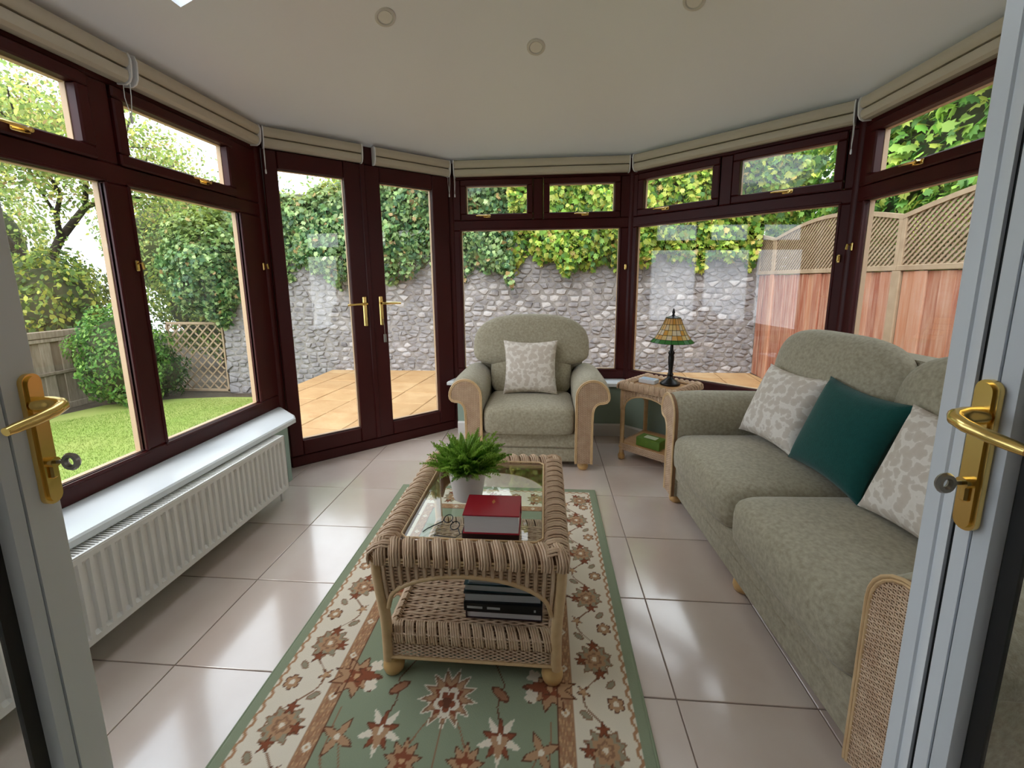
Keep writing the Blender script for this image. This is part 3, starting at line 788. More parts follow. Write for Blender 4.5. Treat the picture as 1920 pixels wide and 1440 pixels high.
# scatter cushions
def scatter(name, label, m, c, ax, up, w_, t, group=None):
    """c = centre, ax = direction of the width, up = direction of the height"""
    ax = Vector(ax).normalized(); up = Vector(up); up = (up-ax*up.dot(ax)).normalized(); n = ax.cross(up)
    N = 21; V = []; F = []
    for s in (1, -1):
        for j in range(N):
            for i in range(N):
                u, v = -1+2*i/(N-1), -1+2*j/(N-1)
                x = w_/2*u*(1-.10*(1-v*v)); y = w_/2*v*(1-.10*(1-u*u))
                V.append((x, y, s*(t/2*((1-u*u)*(1-v*v))**.42+.003)))
    for s in (0, 1):
        b = s*N*N
        for j in range(N-1):
            for i in range(N-1):
                q = (b+j*N+i, b+j*N+i+1, b+(j+1)*N+i+1, b+(j+1)*N+i); F.append(q if s == 0 else q[::-1])
    per = [i for i in range(N)]+[j*N+N-1 for j in range(1, N)]+[(N-1)*N+i for i in range(N-2, -1, -1)]+[j*N for j in range(N-2, 0, -1)]
    for k in range(len(per)):
        a, b = per[k], per[(k+1) % len(per)]; F.append((a, N*N+a, N*N+b, b))
    ob = MB().add(V, F).build(name, m, None, smooth=70)
    mw = Matrix.Identity(4)
    for i in range(3): mw[i][0] = ax[i]; mw[i][1] = up[i]; mw[i][2] = n[i]; mw[i][3] = c[i]
    ob.matrix_world = mw
    return tag(ob, label, 'cushion', group)
scatter('scatter_cushion', 'cream floral cushion standing upright on the armchair', M['floral'], (-.105, 2.905, .630), (1, 0, .0), (0, .22, 1), .385, .13)
scatter('scatter_cushion', 'cream floral cushion on the sofa next to the arm by the side table', M['floral'], (1.122, 2.015, .628), (.06, -.35, .0), (.14, .02, .33), .375, .13)
scatter('scatter_cushion', 'bottle green plain cushion in the middle of the sofa', M['teal'], (1.148, 1.632, .634), (.02, -.35, -.012), (.13, -.01, .345), .39, .13)
scatter('scatter_cushion', 'cream floral cushion on the sofa partly hidden by the white door', M['floral'], (1.165, 1.243, .634), (.02, -.35, .0), (.13, .01, .34), .39, .13)

# ------------------------------------------------------------------ coffee table
CT = empty('coffee_table', (-.226, 1.43, .008)); tag(CT, 'wicker coffee table with glass top and arched sides on the rug', 'coffee table')
HX, HY = .290, .352     # half outer size of the rim
BX, BY = .262, .322     # legs at floor
ZR = .452
def rim(root, hx, hy, z, wd, hgt, pitch=.043):
    core = MB()
    def rr(ax, ay, z0, z1):
        core.box(-ax, ax, -ay, -ay+wd, z0, z1, .012); core.box(-ax, ax, ay-wd, ay, z0, z1, .012)
        core.box(-ax, -ax+wd, -ay+wd, ay-wd, z0, z1, .012); core.box(ax-wd, ax, -ay+wd, ay-wd, z0, z1, .012)
    rr(hx-.006, hy-.006, z-hgt, z-.008); core.build('rim_core', M['wickcore'], root)
    br = MB()
    for side in range(4):
        L2 = hx if side % 2 == 0 else hy; D = hy if side % 2 == 0 else hx
        n = int(round(2*L2/pitch))
        for k in range(n):
            s = -L2+(k+.5)*2*L2/n
            for q in range(5):
                ds = (q-2)*.0074; pts = []
                for a, (w0, hh, sk) in enumerate(((wd*.98, -.010, -.010), (wd*.80, .0, -.007), (wd*.5, .004, -.002), (wd*.2, .0, .005), (.0, -.012, .010), (-.003, -.024, .012), (.0, -hgt, .010))):
                    bul = (1-((q-2)/2.4)**2)*.010
                    x_ = s+ds+sk; dd = D-w0+(bul*.6 if a > 3 else 0); zz_ = z-.004+hh+(bul if 0 < a < 5 else 0)
                    pts.append({0: (x_, -dd, zz_), 1: (dd, x_, zz_), 2: (-x_, dd, zz_), 3: (-dd, -x_, zz_)}[side])
                br.tube(pts, .0036, 5)
    tag(br.build('rim_braid', M['wick'], root, smooth=60, fix=False), kind='stuff')
    ed = MB()
    for off, dz in ((.002, -.030), (.002, -.039), (-wd-.001, -.005)):
        a, b = hx+off, hy+off; c_ = .02
        ed.tube([(-a+c_, -b, z+dz), (a-c_, -b, z+dz), (a, -b+c_, z+dz), (a, b-c_, z+dz), (a-c_, b, z+dz), (-a+c_, b, z+dz), (-a, b-c_, z+dz), (-a, -b+c_, z+dz)], .0035, 6, closed=True)
    ed.build('rim_edging', M['cane'], root, smooth=60)
rim(CT, HX, HY, ZR, .068, .044)
MB().box(-HX+.05, HX-.05, -HY+.05, HY-.05, ZR-.019, ZR-.012, .001).build('glass_top', M['tglass'], CT)
for _y in (-HY+.045, HY-.075): MB().box(-HX+.045, HX-.045, _y, _y+.03, ZR-.030, ZR-.0192).build('glass_ledge', M['cane'], CT)
def legpt(sx, sy, z):
    t = max(0, min(1, (z-.15)/.26)); e = t*t*(3-2*t)
    return (sx*(BX+(HX-.014-BX)*e), sy*(BY+(HY-.014-BY)*e), z)
for sx in (-1, 1):
    for sy in (-1, 1):
        MB().tube([legpt(sx, sy, z) for z in (.055, .12, .16, .21, .26, .31, .36, .41)], .017, 12).build('leg', M['cane'], CT, smooth=60)
        bun_foot(CT, sx*BX*.96, sy*BY*.96, .06, .034)
def arch_z(t):          # t in -1..1 along the side
    a = min(abs(t)/.93, 1); return .245+.125*math.sqrt(max(0, 1-a**2.1))
for side in range(4):
    half = BX if side % 2 == 0 else BY; D = BY if side % 2 == 0 else BX; DT = (HY if side % 2 == 0 else HX)-.012; HT = (HX if side % 2 == 0 else HY)-.012
    sgn = {0: (1, 0, 0, -1), 1: (0, 1, 1, 0), 2: (-1, 0, 0, 1), 3: (0, -1, -1, 0)}[side]
    def P_(t, z, off=0):
        k = max(0, min(1, (z-.15)/.26)); k = k*k*(3-2*k); hw = half+(HT-half)*k; d = D+(DT-D)*k+off
        return Vector((sgn[0]*t*hw+sgn[2]*d, sgn[1]*t*hw+sgn[3]*d, z))
    N_ = Vector((sgn[2], sgn[3], 0))
    mb = MB(); LW = 2*HT; nz = int((.412-.20)/.0058)
    def surf(u, v): return P_(-1+2*u/LW, .20+v, .004), N_, Vector((0, 0, 1))
    weave(mb, surf, LW, .212, .0125, .0058, .0026, .0022, lambda u, v: .20+v > arch_z(-1+2*u/LW)+.004)
    nst = int(LW/.025)
    for i in range(nst+1):
        t = -1+2*i/nst; z0 = arch_z(t)
        mb.tube([P_(t, z0, .005), P_(t, (z0+.41)/2, .006), P_(t, .412, .005)], .0062, 5)
    tag(mb.build('apron_weave', M['wick'], CT, fix=False), kind='stuff')
    bk = MB(); n = 24
    bk.add([P_(-1+2*i/n, z, -.003) for i in range(n+1) for z in (arch_z(-1+2*i/n), .412)], [(2*i, 2*i+2, 2*i+3, 2*i+1) for i in range(n)])
    bk.build('apron_backing', M['wickcore'], CT)
    MB().tube([P_(-.93+1.86*i/30, arch_z(-.93+1.86*i/30), .006) for i in range(31)], .0075, 8).build('arch_cane', M['cane'], CT, smooth=60)
# shelf
ZS = .150
sh = MB().box(-BX, BX, -BY, BY, .075, ZS-.012, .01).build('shelf_core', M['wickcore'], CT)
mb = MB()
def surf(u, v): return Vector((-BX+u, -BY+v, ZS-.007)), Vector((0, 0, 1)), Vector((0, 1, 0))
weave(mb, surf, 2*BX, 2*BY, .026, .0066, .003, .003)
for k in range(int(2*BY/.032)): mb.tube([(-BX, -BY+.016+k*.032, ZS-.003), (BX, -BY+.016+k*.032, ZS-.003)], .0036, 5)
for side in range(4):
    half = BX if side % 2 == 0 else BY; D = BY if side % 2 == 0 else BX
    sgn = {0: (1, 0, 0, -1), 1: (0, 1, 1, 0), 2: (-1, 0, 0, 1), 3: (0, -1, -1, 0)}[side]
    def surf(u, v): return Vector((sgn[0]*(u-half)+sgn[2]*(D+.004), sgn[1]*(u-half)+sgn[3]*(D+.004), .066+v)), Vector((sgn[2], sgn[3], 0)), Vector((0, 0, 1))
    weave(mb, surf, 2*half, .085, .0125, .0058, .0026, .0024)
    n = int(2*half/.037)
    for k in range(n):
        s = -half+.012+(k+.5)*(2*half-.024)/n
        for q in range(4):
            pts = []
            for w0, z_, sk in ((.050 if side % 2 == 0 else .020, ZS-.004, -.008), (.03 if side % 2 == 0 else .014, ZS+.008, -.004), (.012 if side % 2 == 0 else .004, ZS+.008, .002), (-.006, ZS-.004, .008), (-.009, ZS-.022, .010), (-.006, .118, .010)):
                a_ = s+(q-1.5)*.0074+sk; d_ = D-w0
                pts.append((sgn[0]*a_+sgn[2]*d_, sgn[1]*a_+sgn[3]*d_, z_))
            mb.tube(pts, .0036, 5)
    MB().tube([(sgn[0]*t*half+sgn[2]*(D+.006), sgn[1]*t*half+sgn[3]*(D+.006), .066) for t in (-1, 1)], .006, 6).build('shelf_edging', M['cane'], CT, smooth=True)
tag(mb.build('shelf_weave', M['wick'], CT, fix=False), kind='stuff')

# ------------------------------------------------------------------ books
def book(name, label, loc, rz, w_, d, h, cover, page, spine='left', text=None, group=None):
    """lies flat; w along x, d along y, spine on the named side"""
    root = empty(name, loc, rz); tag(root, label, 'book', group)
    t = min(.004, h*.12)
    mb = MB().box(-w_/2, w_/2, -d/2, d/2, 0, t, .0008).box(-w_/2, w_/2, -d/2, d/2, h-t, h, .0008)
    if spine == 'left': mb.box(-w_/2-.002, -w_/2+t, -d/2, d/2, 0, h, .0015)
    elif spine == 'right': mb.box(w_/2-t, w_/2+.002, -d/2, d/2, 0, h, .0015)
    elif spine == 'front': mb.box(-w_/2, w_/2, -d/2-.002, -d/2+t, 0, h, .0015)
    else: mb.box(-w_/2, w_/2, d/2-t, d/2+.002, 0, h, .0015)
    mb.build('cover', cover, root)
    i = .004
    MB().box(-w_/2+(t if spine == 'left' else i), w_/2-(t if spine == 'right' else i), -d/2+(t if spine == 'front' else i), d/2-i, t, h-t).build('pages', page, root)
    if text:
        for x0, x1, z0, z1 in text: MB().box(x0, x1, -d/2-.0026, -d/2-.0018, z0, z1).build('spine_print', M['print'], root)
    return root
M['print'] = mat('pale_print', rgb(190, 190, 192), .6)
M['page'] = mat('page_block', rgb(226, 222, 222), .8, var=(rgb(206, 202, 202), 40, .6), stretch=(1, 1, 30))
M['pageg'] = mat('grey_page_block', rgb(190, 192, 196), .8, var=(rgb(172, 174, 178), 40, .6), stretch=(1, 1, 30))
cv = lambda n, c, r=.45: mat(n, c, r, bump=(200, .05, .001))
zt = ZR-.012+.008
book('hardback_book', 'dark brown hardback book lying under the red book', (-.166, 1.224, zt), 0, .178, .118, .022, cv('brown_cover', rgb(58, 34, 34)), M['page'], 'front')
rb = book('hardback_book', 'thick red hardback book on top of the coffee table stack', (-.163, 1.216, zt+.022), R_(.5), .174, .122, .063, cv('red_cover', rgb(150, 16, 38), .35), M['page'], 'back')
MB().prism([(-.006, .02), (0, .034), (.006, .02), (0, .006)], .063, .0633).build('gilt_emblem', mat('gilt', rgb(186, 120, 70), .4, .3), rb)
sx_, sy_ = -.134, 1.27
z = ZS+.001+.008
for nm, lb, w_, d, h, c, pg, sp, tx, dx in (
        ('paperback_book', 'dark red book at the bottom of the shelf stack', .245, .19, .026, cv('wine_cover', rgb(46, 16, 24)), M['page'], 'left', None, .006),
        ('paperback_book', 'black book with pale spine print on the shelf stack', .252, .19, .030, cv('black_cover', rgb(20, 20, 24)), M['page'], 'front', [(-.115, -.065, .011, .019), (-.05, -.008, .011, .019), (.10, .106, .010, .018)], .003),
        ('paperback_book', 'book with black cover and broad grey pages on the shelf stack', .250, .185, .034, cv('ink_cover', rgb(24, 26, 32)), M['pageg'], 'right', None, 0),
        ('paperback_book', 'book with dark teal cover on the shelf stack', .236, .18, .026, cv('teal_cover', rgb(18, 52, 56)), M['pageg'], 'right', None, -.004),
        ('paperback_book', 'thin pale blue book topping the shelf stack', .20, .17, .018, cv('blue_cover', rgb(150, 166, 184)), M['pageg'], 'right', None, -.012)):
    book(nm, lb, (sx_+dx, sy_, z), R_(random.uniform(-1.5, 1.5)), w_, d, h, c, pg, sp, tx, 'books on the coffee table shelf'); z += h

# spectacles beside the red book
sp = empty('spectacles', (-.285, 1.205, zt)); tag(sp, 'dark framed spectacles beside the red book on glass', 'spectacles')
mb = MB()
for cx, cy in ((.0, 0), (-.03, .038)):
    mb.tube([(cx+math.cos(a)*.014, cy+math.sin(a)*.020, .016+.002*math.sin(a)) for a in [2*math.pi*k/18 for k in range(18)]], .0016, 5, closed=True)
mb.tube([(-.008, .014, .016), (-.014, .019, .02), (-.021, .024, .016)], .0015, 5); mb.build('rims', M['black'], sp, smooth=True)
MB().tube([(.012, -.012, .016), (.022, -.03, .006), (.01, -.042, .0025), (-.06, -.035, .0025)], .0016, 5).build('temple', M['black'], sp, smooth=True)
MB().tube([(-.043, .048, .016), (-.05, .04, .004), (-.09, .0, .0025), (-.10, -.02, .0025)], .0016, 5).build('temple', M['black'], sp, smooth=True)

# ------------------------------------------------------------------ potted fern
fern = empty('potted_fern', (-.283, 1.42, zt)); tag(fern, 'green fern in a white pot on the glass table top', 'potted plant')
MB().lathe([(.050, 0), (.053, .004), (.070, .108), (.073, .112), (.073, .117), (.069, .117), (.066, .108), (.064, .098), (.0, .098)], 32).build('pot', mat('pot_glaze', rgb(222, 212, 206), .35, bump=(40, .06, .002)), fern, smooth=50)
MB().lathe([(.0, .085), (.063, .092), (.065, .10), (.0, .106)], 20).build('soil', mat('potting_soil', rgb(40, 30, 24), .95, bump=(150, .5, .01)), fern)
fm = leaf_obj_mat('fern_green', rgb(92, 140, 34), rgb(172, 204, 92), .5)
fr_meshes = []
for vr in range(5):
    L_ = .072+.010*vr; V = []; F = []; nseg = 22
    for k in range(nseg):
        t = (k+1)/nseg; y = L_*t; z = .30*L_*math.sin(t*1.6)*0-.45*L_*t*t
        wl = .020*math.sin(math.pi*(t*.86+.10))**.8*(1.15-.4*t)
        for s in (-1, 1):
            b = len(V); a = random.uniform(-.004, .004)
            V += [(0, y-.003, z), (s*wl*.5, y+.001, z+.003+a), (s*wl, y+.006, z-.004+a), (s*wl*.5, y+.0075, z+.001+a), (0, y+.002, z)]
            F += [(b, b+1, b+3, b+4), (b+1, b+2, b+3)]
    for k in range(nseg):
        t0, t1 = k/nseg, (k+1)/nseg; b = len(V)
        V += [(-.0012, L_*t0, -.45*L_*t0*t0+.001), (.0012, L_*t0, -.45*L_*t0*t0+.001), (.0012, L_*t1, -.45*L_*t1*t1+.001), (-.0012, L_*t1, -.45*L_*t1*t1+.001)]; F.append((b, b+1, b+2, b+3))
    me = bpy.data.meshes.new('frond'); me.from_pydata(V, [], F); me.materials.append(fm); fr_meshes.append(me)
for k in range(210):
    ob = bpy.data.objects.new('frond', fr_meshes[k % 5]); COL.objects.link(ob); ob.parent = fern
    q = (k+.5)/210; az = k*2.39996+random.uniform(-.3, .3); el = 1.55-.80*q**1.2+random.uniform(-.2, .2); r = .058*q**.5
    ob.location = (r*math.cos(az), r*math.sin(az), .100+random.uniform(0, .035)*(1-q)); ob.rotation_euler = (el, random.uniform(-.5, .5), az-math.pi/2+random.uniform(-.3, .3)); s_ = random.uniform(.75, 1.12); ob.scale = (s_, s_, s_)

# ------------------------------------------------------------------ corner side table, lamp, small boxes
ST = empty('side_table', (.772, 2.814, 0), R_(-42)); tag(ST, 'wicker corner side table carrying the tiffany lamp', 'side table')
# local x along the front edge, y towards the window
ax, ay, zt2 = .205, .185, .548
rim(ST, ax, ay, zt2, .05, .036, .036)
tpm = mat('side_table_top', rgb(190, 146, 98), .4, var=(rgb(170, 122, 78), 12, .7), stretch=(1, 6, 1))
MB().box(-ax+.035, ax-.035, -ay+.035, ay-.035, zt2-.028, zt2-.016, .001).build('table_top', tpm, ST)
for sx in (-1, 1):
    for sy in (-1, 1):
        lx, ly = sx*(ax-.026), sy*(ay-.026)
        MB().tube([(lx, ly, .05), (lx, ly, .2), (lx, ly, .4), (lx, ly, zt2-.03)], .0155, 10).lathe([(.019, .085), (.021, .092), (.019, .10)], 10, (lx, ly)).build('leg', M['cane'], ST, smooth=60)
        bun_foot(ST, lx, ly, .052, .024)
for side in range(4):
    half = (ax if side % 2 == 0 else ay)-.02; D = (ay if side % 2 == 0 else ax)-.016
    sgn = {0: (1, 0, 0, -1), 1: (0, 1, 1, 0), 2: (-1, 0, 0, 1), 3: (0, -1, -1, 0)}[side]
    def az_(t): return .36+.115*math.sqrt(max(0, 1-min(abs(t)/.9, 1)**2.3))
    def P_(t, z, off=0): return Vector((sgn[0]*t*half+sgn[2]*(D+off), sgn[1]*t*half+sgn[3]*(D+off), z))
    N_ = Vector((sgn[2], sgn[3], 0)); LW = 2*half; mb = MB()
    def surf(u, v): return P_(-1+2*u/LW, .34+v, .003), N_, Vector((0, 0, 1))
    weave(mb, surf, LW, .175, .0125, .0062, .0027, .002, lambda u, v: .34+v > az_(-1+2*u/LW)+.003)
    for i in range(int(LW/.024)+1):
        t = -1+2*i/int(LW/.024); mb.tube([P_(t, az_(t), .004), P_(t, .515, .004)], .0045, 5)
    tag(mb.build('apron_weave', M['wick'], ST, fix=False), kind='stuff')
    bk = MB(); n = 16; bk.add([P_(-1+2*i/n, z, -.003) for i in range(n+1) for z in (az_(-1+2*i/n), .515)], [(2*i, 2*i+2, 2*i+3, 2*i+1) for i in range(n)]); bk.build('apron_backing', M['wickcore'], ST)
    MB().tube([P_(-.9+1.8*i/20, az_(-.9+1.8*i/20), .004) for i in range(21)], .006, 6).build('arch_cane', M['cane'], ST, smooth=60)
    mb = MB()
    def surf(u, v): return P_(-1+2*u/LW, .075+v, .004), N_, Vector((0, 0, 1))
    weave(mb, surf, LW, .05, .0125, .0062, .0027, .002)
    tag(mb.build('shelf_weave', M['wick'], ST, fix=False), kind='stuff')
MB().box(-ax+.018, ax-.018, -ay+.018, ay-.018, .075, .125, .008).build('shelf', tpm, ST)

lx, ly, lz = .842, 2.830, zt2-.016
lamp = empty('table_lamp', (lx, ly, lz)); tag(lamp, 'tiffany style table lamp with amber glass shade and black base', 'lamp')
M['iron'] = mat('black_bronze', rgb(24, 20, 20), .35, .4)
MB().lathe([(.062, 0), (.066, .006), (.064, .014), (.052, .022), (.040, .032), (.026, .042), (.019, .056), (.017, .064), (.021, .072), (.015, .082), (.014, .11), (.018, .15), (.0195, .19), (.016, .205), (.021, .214), (.021, .222), (.012, .235), (.009, .28), (.009, .44)], 24).build('base', M['iron'], lamp, smooth=50)
def shade_mats():
    out = []
    for n, c in (('amber_glass', rgb(253, 226, 164)), ('straw_glass', rgb(253, 238, 186)), ('cream_glass', rgb(255, 250, 234)), ('green_glass', rgb(110, 178, 104)), ('ochre_glass', rgb(248, 212, 124))):
        m = bpy.data.materials.new(n); m.use_nodes = True; t = m.node_tree; p = t.nodes['Principled BSDF']; p.inputs['Base Color'].default_value = (*c, 1); p.inputs['Roughness'].default_value = .2
        o_ = t.nodes['Material Output']; mx = t.nodes.new('ShaderNodeMixShader'); tr = t.nodes.new('ShaderNodeBsdfTranslucent'); tr.inputs['Color'].default_value = (*c, 1); mx.inputs[0].default_value = .7
        t.links.new(p.outputs[0], mx.inputs[1]); t.links.new(tr.outputs[0], mx.inputs[2]); t.links.new(mx.outputs[0], o_.inputs['Surface']); out.append(m)
    return out
SM = shade_mats()
prof = [(.046, .452), (.062, .412), (.078, .376), (.095, .344), (.114, .315), (.137, .292)]
NS = 20; rowmats = [[0, 0, 4, 0], [1, 2, 0, 1], [2, 1, 4, 2], [4, 0, 2, 1], [3, 3, 3, 3]]
sh_ = empty('shade', parent=lamp)
for r in range(5):
    for k in range(NS):
        a0, a1 = 2*math.pi*k/NS, 2*math.pi*(k+1)/NS; (r0, z0), (r1, z1) = prof[r], prof[r+1]
        V = []
        for rr_, zz_ in ((r0, z0), (r1, z1)):
            for a in (a0, a1):
                for th in (0, .003): V.append(((rr_-th)*math.cos(a), (rr_-th)*math.sin(a), zz_))
        F = [(0, 2, 6, 4), (1, 5, 7, 3), (0, 4, 5, 1), (2, 3, 7, 6), (0, 1, 3, 2), (4, 6, 7, 5)]
        MB().add(V, F).build('glass_piece', SM[rowmats[r][(k*3+r) % 4]], sh_)
mb = MB()
for r in range(6): mb.tube([((prof[r][0]+.0005)*math.cos(2*math.pi*k/40), (prof[r][0]+.0005)*math.sin(2*math.pi*k/40), prof[r][1]) for k in range(40)], .0013, 4, closed=True)
for k in range(NS):
    a = 2*math.pi*k/NS; mb.tube([((p[0]+.0005)*math.cos(a), (p[0]+.0005)*math.sin(a), p[1]) for p in prof], .0011, 4)
mb.build('lead_came', M['iron'], sh_)
MB().lathe([(.006, .36), (.020, .372), (.024, .392), (.016, .412), (.010, .424)], 14).build('bulb', mat('bulb_glass', rgb(250, 240, 220), .3), lamp, smooth=True)
MB().lathe([(.047, .450), (.047, .455), (.02, .464), (.010, .470), (.006, .478), (.010, .487), (.007, .500), (.002, .514)], 18).build('finial', M['iron'], lamp, smooth=60)

def small_box(name, label, cat, loc, rz, w_, d, h, m, m2, top):
    r = empty(name, loc, rz); tag(r, label, cat); MB().box(-w_/2, w_/2, -d/2, d/2, 0, h, .003).build('body', m, r)
    MB().box(-top[0]/2, top[0]/2, -top[1]/2, top[1]/2, h-.001, h+.002, .0008).build('top_panel', m2, r)
small_box('coaster_box', 'small white and blue box on the side table beside the lamp', 'box', (.713, 2.877, lz), R_(-38), .115, .075, .03, mat('white_card', rgb(216, 220, 226), .5), mat('blue_card', rgb(168, 190, 214), .4), (.09, .055))
small_box('tissue_box', 'green tissue box on the lower shelf of the side table', 'box', (.714, 2.742, .125), R_(-42), .17, .10, .06, mat('green_card', rgb(104, 134, 36), .5, var=(rgb(74, 104, 28), 25, .6)), mat('pale_card', rgb(206, 212, 180), .5), (.085, .05))

# ------------------------------------------------------------------ rug with a woven floral pattern
RXC, RW, RYF, RYN = -.285, 1.155, 2.335, .25
res = .004; nx = int(RW/res)+1; ny = int((RYF-RYN)/res)+1
gx = np.linspace(-RW/2, RW/2, nx); gy = np.linspace(RYN, RYF, ny); X, Y = np.meshgrid(gx, gy)
C_ = np.zeros((ny, nx, 3), np.float32)
GRN, CRM, BRN, RST, TAN, DK, GRY, ORG = [np.array(rgb(*c)) for c in ((144, 152, 126), (230, 217, 196), (150, 112, 86), (140, 82, 58), (184, 144, 110), (108, 68, 50), (158, 148, 124), (202, 160, 120))]
C_[:] = GRN
ed = np.minimum(RW/2-np.abs(X), RYF-Y)        # distance from the nearer edge (sides and far end)
along = np.where(RW/2-np.abs(X) < RYF-Y, Y, X+5.0)
def put(mask, c): C_[mask] = c
b1, b2, b3, b4 = .033, .052, .205, .255
put((ed > b1) & (ed <= b2), CRM)
g = (ed-(b1+b2)/2); put((ed > b1) & (ed <= b2) & (np.abs(g-.0055*np.sin(along*2*math.pi/.040)) < .0046), ORG*.6+RST*.4)
put((ed > b1) & (ed <= b1+.003), RST); put((ed > b2-.003) & (ed <= b2), BRN)
put((ed > b2) & (ed <= b3), CRM)
put((ed > b3) & (ed <= b4), TAN*.65+BRN*.35)
put((ed > b3) & (ed <= b3+.003), RST); put((ed > b4-.004) & (ed <= b4), DK)
m1 = (ed > b3+.004) & (ed < b4-.004); mot = np.sin(along*2*math.pi/.05+8*np.sin(ed*120)); put(m1 & (mot > .55), RST*.5+TAN*.5); put(m1 & (mot < -.8), ORG)
dm = np.abs((along+.03) % .14-.07)+np.abs(ed-(b3+b4)/2); put(m1 & (dm < .013), CRM); put(m1 & (dm < .006), ORG)
def win(cx, cy, r):
    i0, i1 = np.searchsorted(gx, [cx-r, cx+r]); j0, j1 = np.searchsorted(gy, [cy-r, cy+r])
    return slice(j0, j1), slice(i0, i1)
def stamp(cx, cy, rot, sc, layers, flip=1):
    """layers: (petals, r_in, depth, sharp, colour, phase, squash, y-shift)"""
    R0 = sc*1.5; js, is_ = win(cx, cy, R0)
    x = (X[js, is_]-cx)*flip; y = Y[js, is_]-cy; c, s = math.cos(rot), math.sin(rot)
    u, v = (x*c+y*s)/sc, (-x*s+y*c)/sc
    sub = C_[js, is_]
    for n, r0, dp, sh, col, ph, sq, ys in layers:
        uu = u/sq; vv = v-ys; r = np.hypot(uu, vv); th = np.arctan2(uu, vv)
        lob = (np.abs(np.cos((th+ph)*n/2))**sh if sh > 0 else (1-np.abs(np.sin((th+ph)*n/2)))**(-sh)) if n else 1
        sub[r < r0*(1-dp+dp*lob)] = col
    C_[js, is_] = sub
FLW = [(6, 1.0, .35, .7, DK, 0, 1, 0), (6, .84, .35, .7, TAN, 0, 1, 0), (0, .30, 0, 1, CRM, 0, 1, 0)]
LEAF = [(5, 1.0, .62, -.8, DK, 0, .85, 0), (5, .80, .6, -.8, RST, 0, .85, 0)]
LEAFT = [(5, 1.0, .6, -.8, DK, 0, .8, 0), (5, .8, .6, -.8, TAN, 0, .8, 0), (0, .25, 0, 1, ORG, 0, 1, 0)]
SMALL = [(0, 1.0, 0, 1, BRN, 0, .55, 0), (0, .75, 0, 1, GRY, 0, .5, 0)]
CLUS = [(10, 1.0, .30, -.7, BRN, 0, 1, 0), (10, .88, .30, -.7, GRY, 0, 1, 0), (8, .62, .35, .7, TAN, .3, 1, 0), (6, .40, .4, .7, BRN, 0, 1, 0), (6, .28, .4, .7, TAN, 0, 1, 0), (0, .13, 0, 1, CRM, 0, 1, 0)]
PALM = [(13, 1.0, .38, -.8, CRM, 0, .92, 0), (13, .90, .40, -.8, BRN, 0, .92, 0), (13, .76, .36, -.8, TAN, 0, .9, 0), (9, .60, .3, -.9, RST, 0, .85, .08), (5, .50, .42, .8, CRM, 0, .8, .12), (5, .34, .42, .8, RST, 0, .8, .14), (3, .18, .3, .7, DK, 0, .8, .16)]
PALM2 = [(9, 1.0, .42, -.8, DK, 0, .85, 0), (9, .88, .42, -.8, TAN, 0, .85, 0), (5, .55, .55, -.8, RST, 0, .8, .05), (0, .12, 0, 1, ORG, 0, 1, 0)]
TULIP = [(5, 1.05, .78, -.9, CRM, 0, .9, 0), (5, .90, .70, -.9, DK, .628, .85, .02), (5, .80, .70, -.9, RST, .628, .85, .03), (3, .52, .5, -.8, TAN, 0, .8, .20), (0, .22, 0, 1, CRM, 0, .35, .0)]
STAR = [(4, 1.0, .72, -.9, DK, 0, 1, 0), (4, .86, .72, -.9, TAN, 0, 1, 0), (0, .14, 0, 1, CRM, 0, 1, 0)]
def vine(pts, wd, col, lim=None):
    pts = np.array(pts); 
    for k in range(len(pts)-1):
        (ax_, ay_), (bx_, by_) = pts[k], pts[k+1]; r = math.hypot(bx_-ax_, by_-ay_)/2+wd*2
        js, is_ = win((ax_+bx_)/2, (ay_+by_)/2, r+.004); x = X[js, is_]; y = Y[js, is_]
        dx, dy = bx_-ax_, by_-ay_; L2 = dx*dx+dy*dy+1e-12; t = np.clip(((x-ax_)*dx+(y-ay_)*dy)/L2, 0, 1)
        d = np.hypot(x-ax_-t*dx, y-ay_-t*dy); sub = C_[js, is_]; sub[d < wd] = col; C_[js, is_] = sub
bc = (b2+b3)/2
for sd_ in (-1, 1):
    xb = sd_*(RW/2-bc)
    vine([(xb+sd_*.048*math.sin(2*math.pi*(y-.93)/.27+math.pi/2), y) for y in np.arange(RYN, RYF-.13, .008)], .0024, BRN)
    y = .93-3*.27
    while y < RYF-.12:
        stamp(xb, y, 0, .062, CLUS)
        for q, (dx, dy) in enumerate(((.0, .050), (-.045*sd_, -.006), (.012*sd_, -.052))): stamp(xb+dx, y+dy, q*1.3, .026, LEAF)
        stamp(xb+.046*sd_, y+.125, 0, .027, FLW); stamp(xb-.046*sd_, y+.155, .6*sd_, .026, LEAFT); stamp(xb-.044*sd_, y+.088, .9*sd_, .020, SMALL); stamp(xb+.040*sd_, y-.085, -.8*sd_, .02, SMALL)
        y += .27
yb = RYF-bc
for k in range(-2, 3):
    xk = k*.24; stamp(xk, yb, 0, .058, CLUS)
    for q, (dx, dy) in enumerate(((.046, 0), (-.02, .046), (-.02, -.046))): stamp(xk+dx, yb+dy, q, .024, LEAF)
    if k < 2: stamp(xk+.12, yb+.03, 0, .026, FLW); stamp(xk+.12, yb-.035, .5, .024, LEAFT)
xf = RW/2-b4
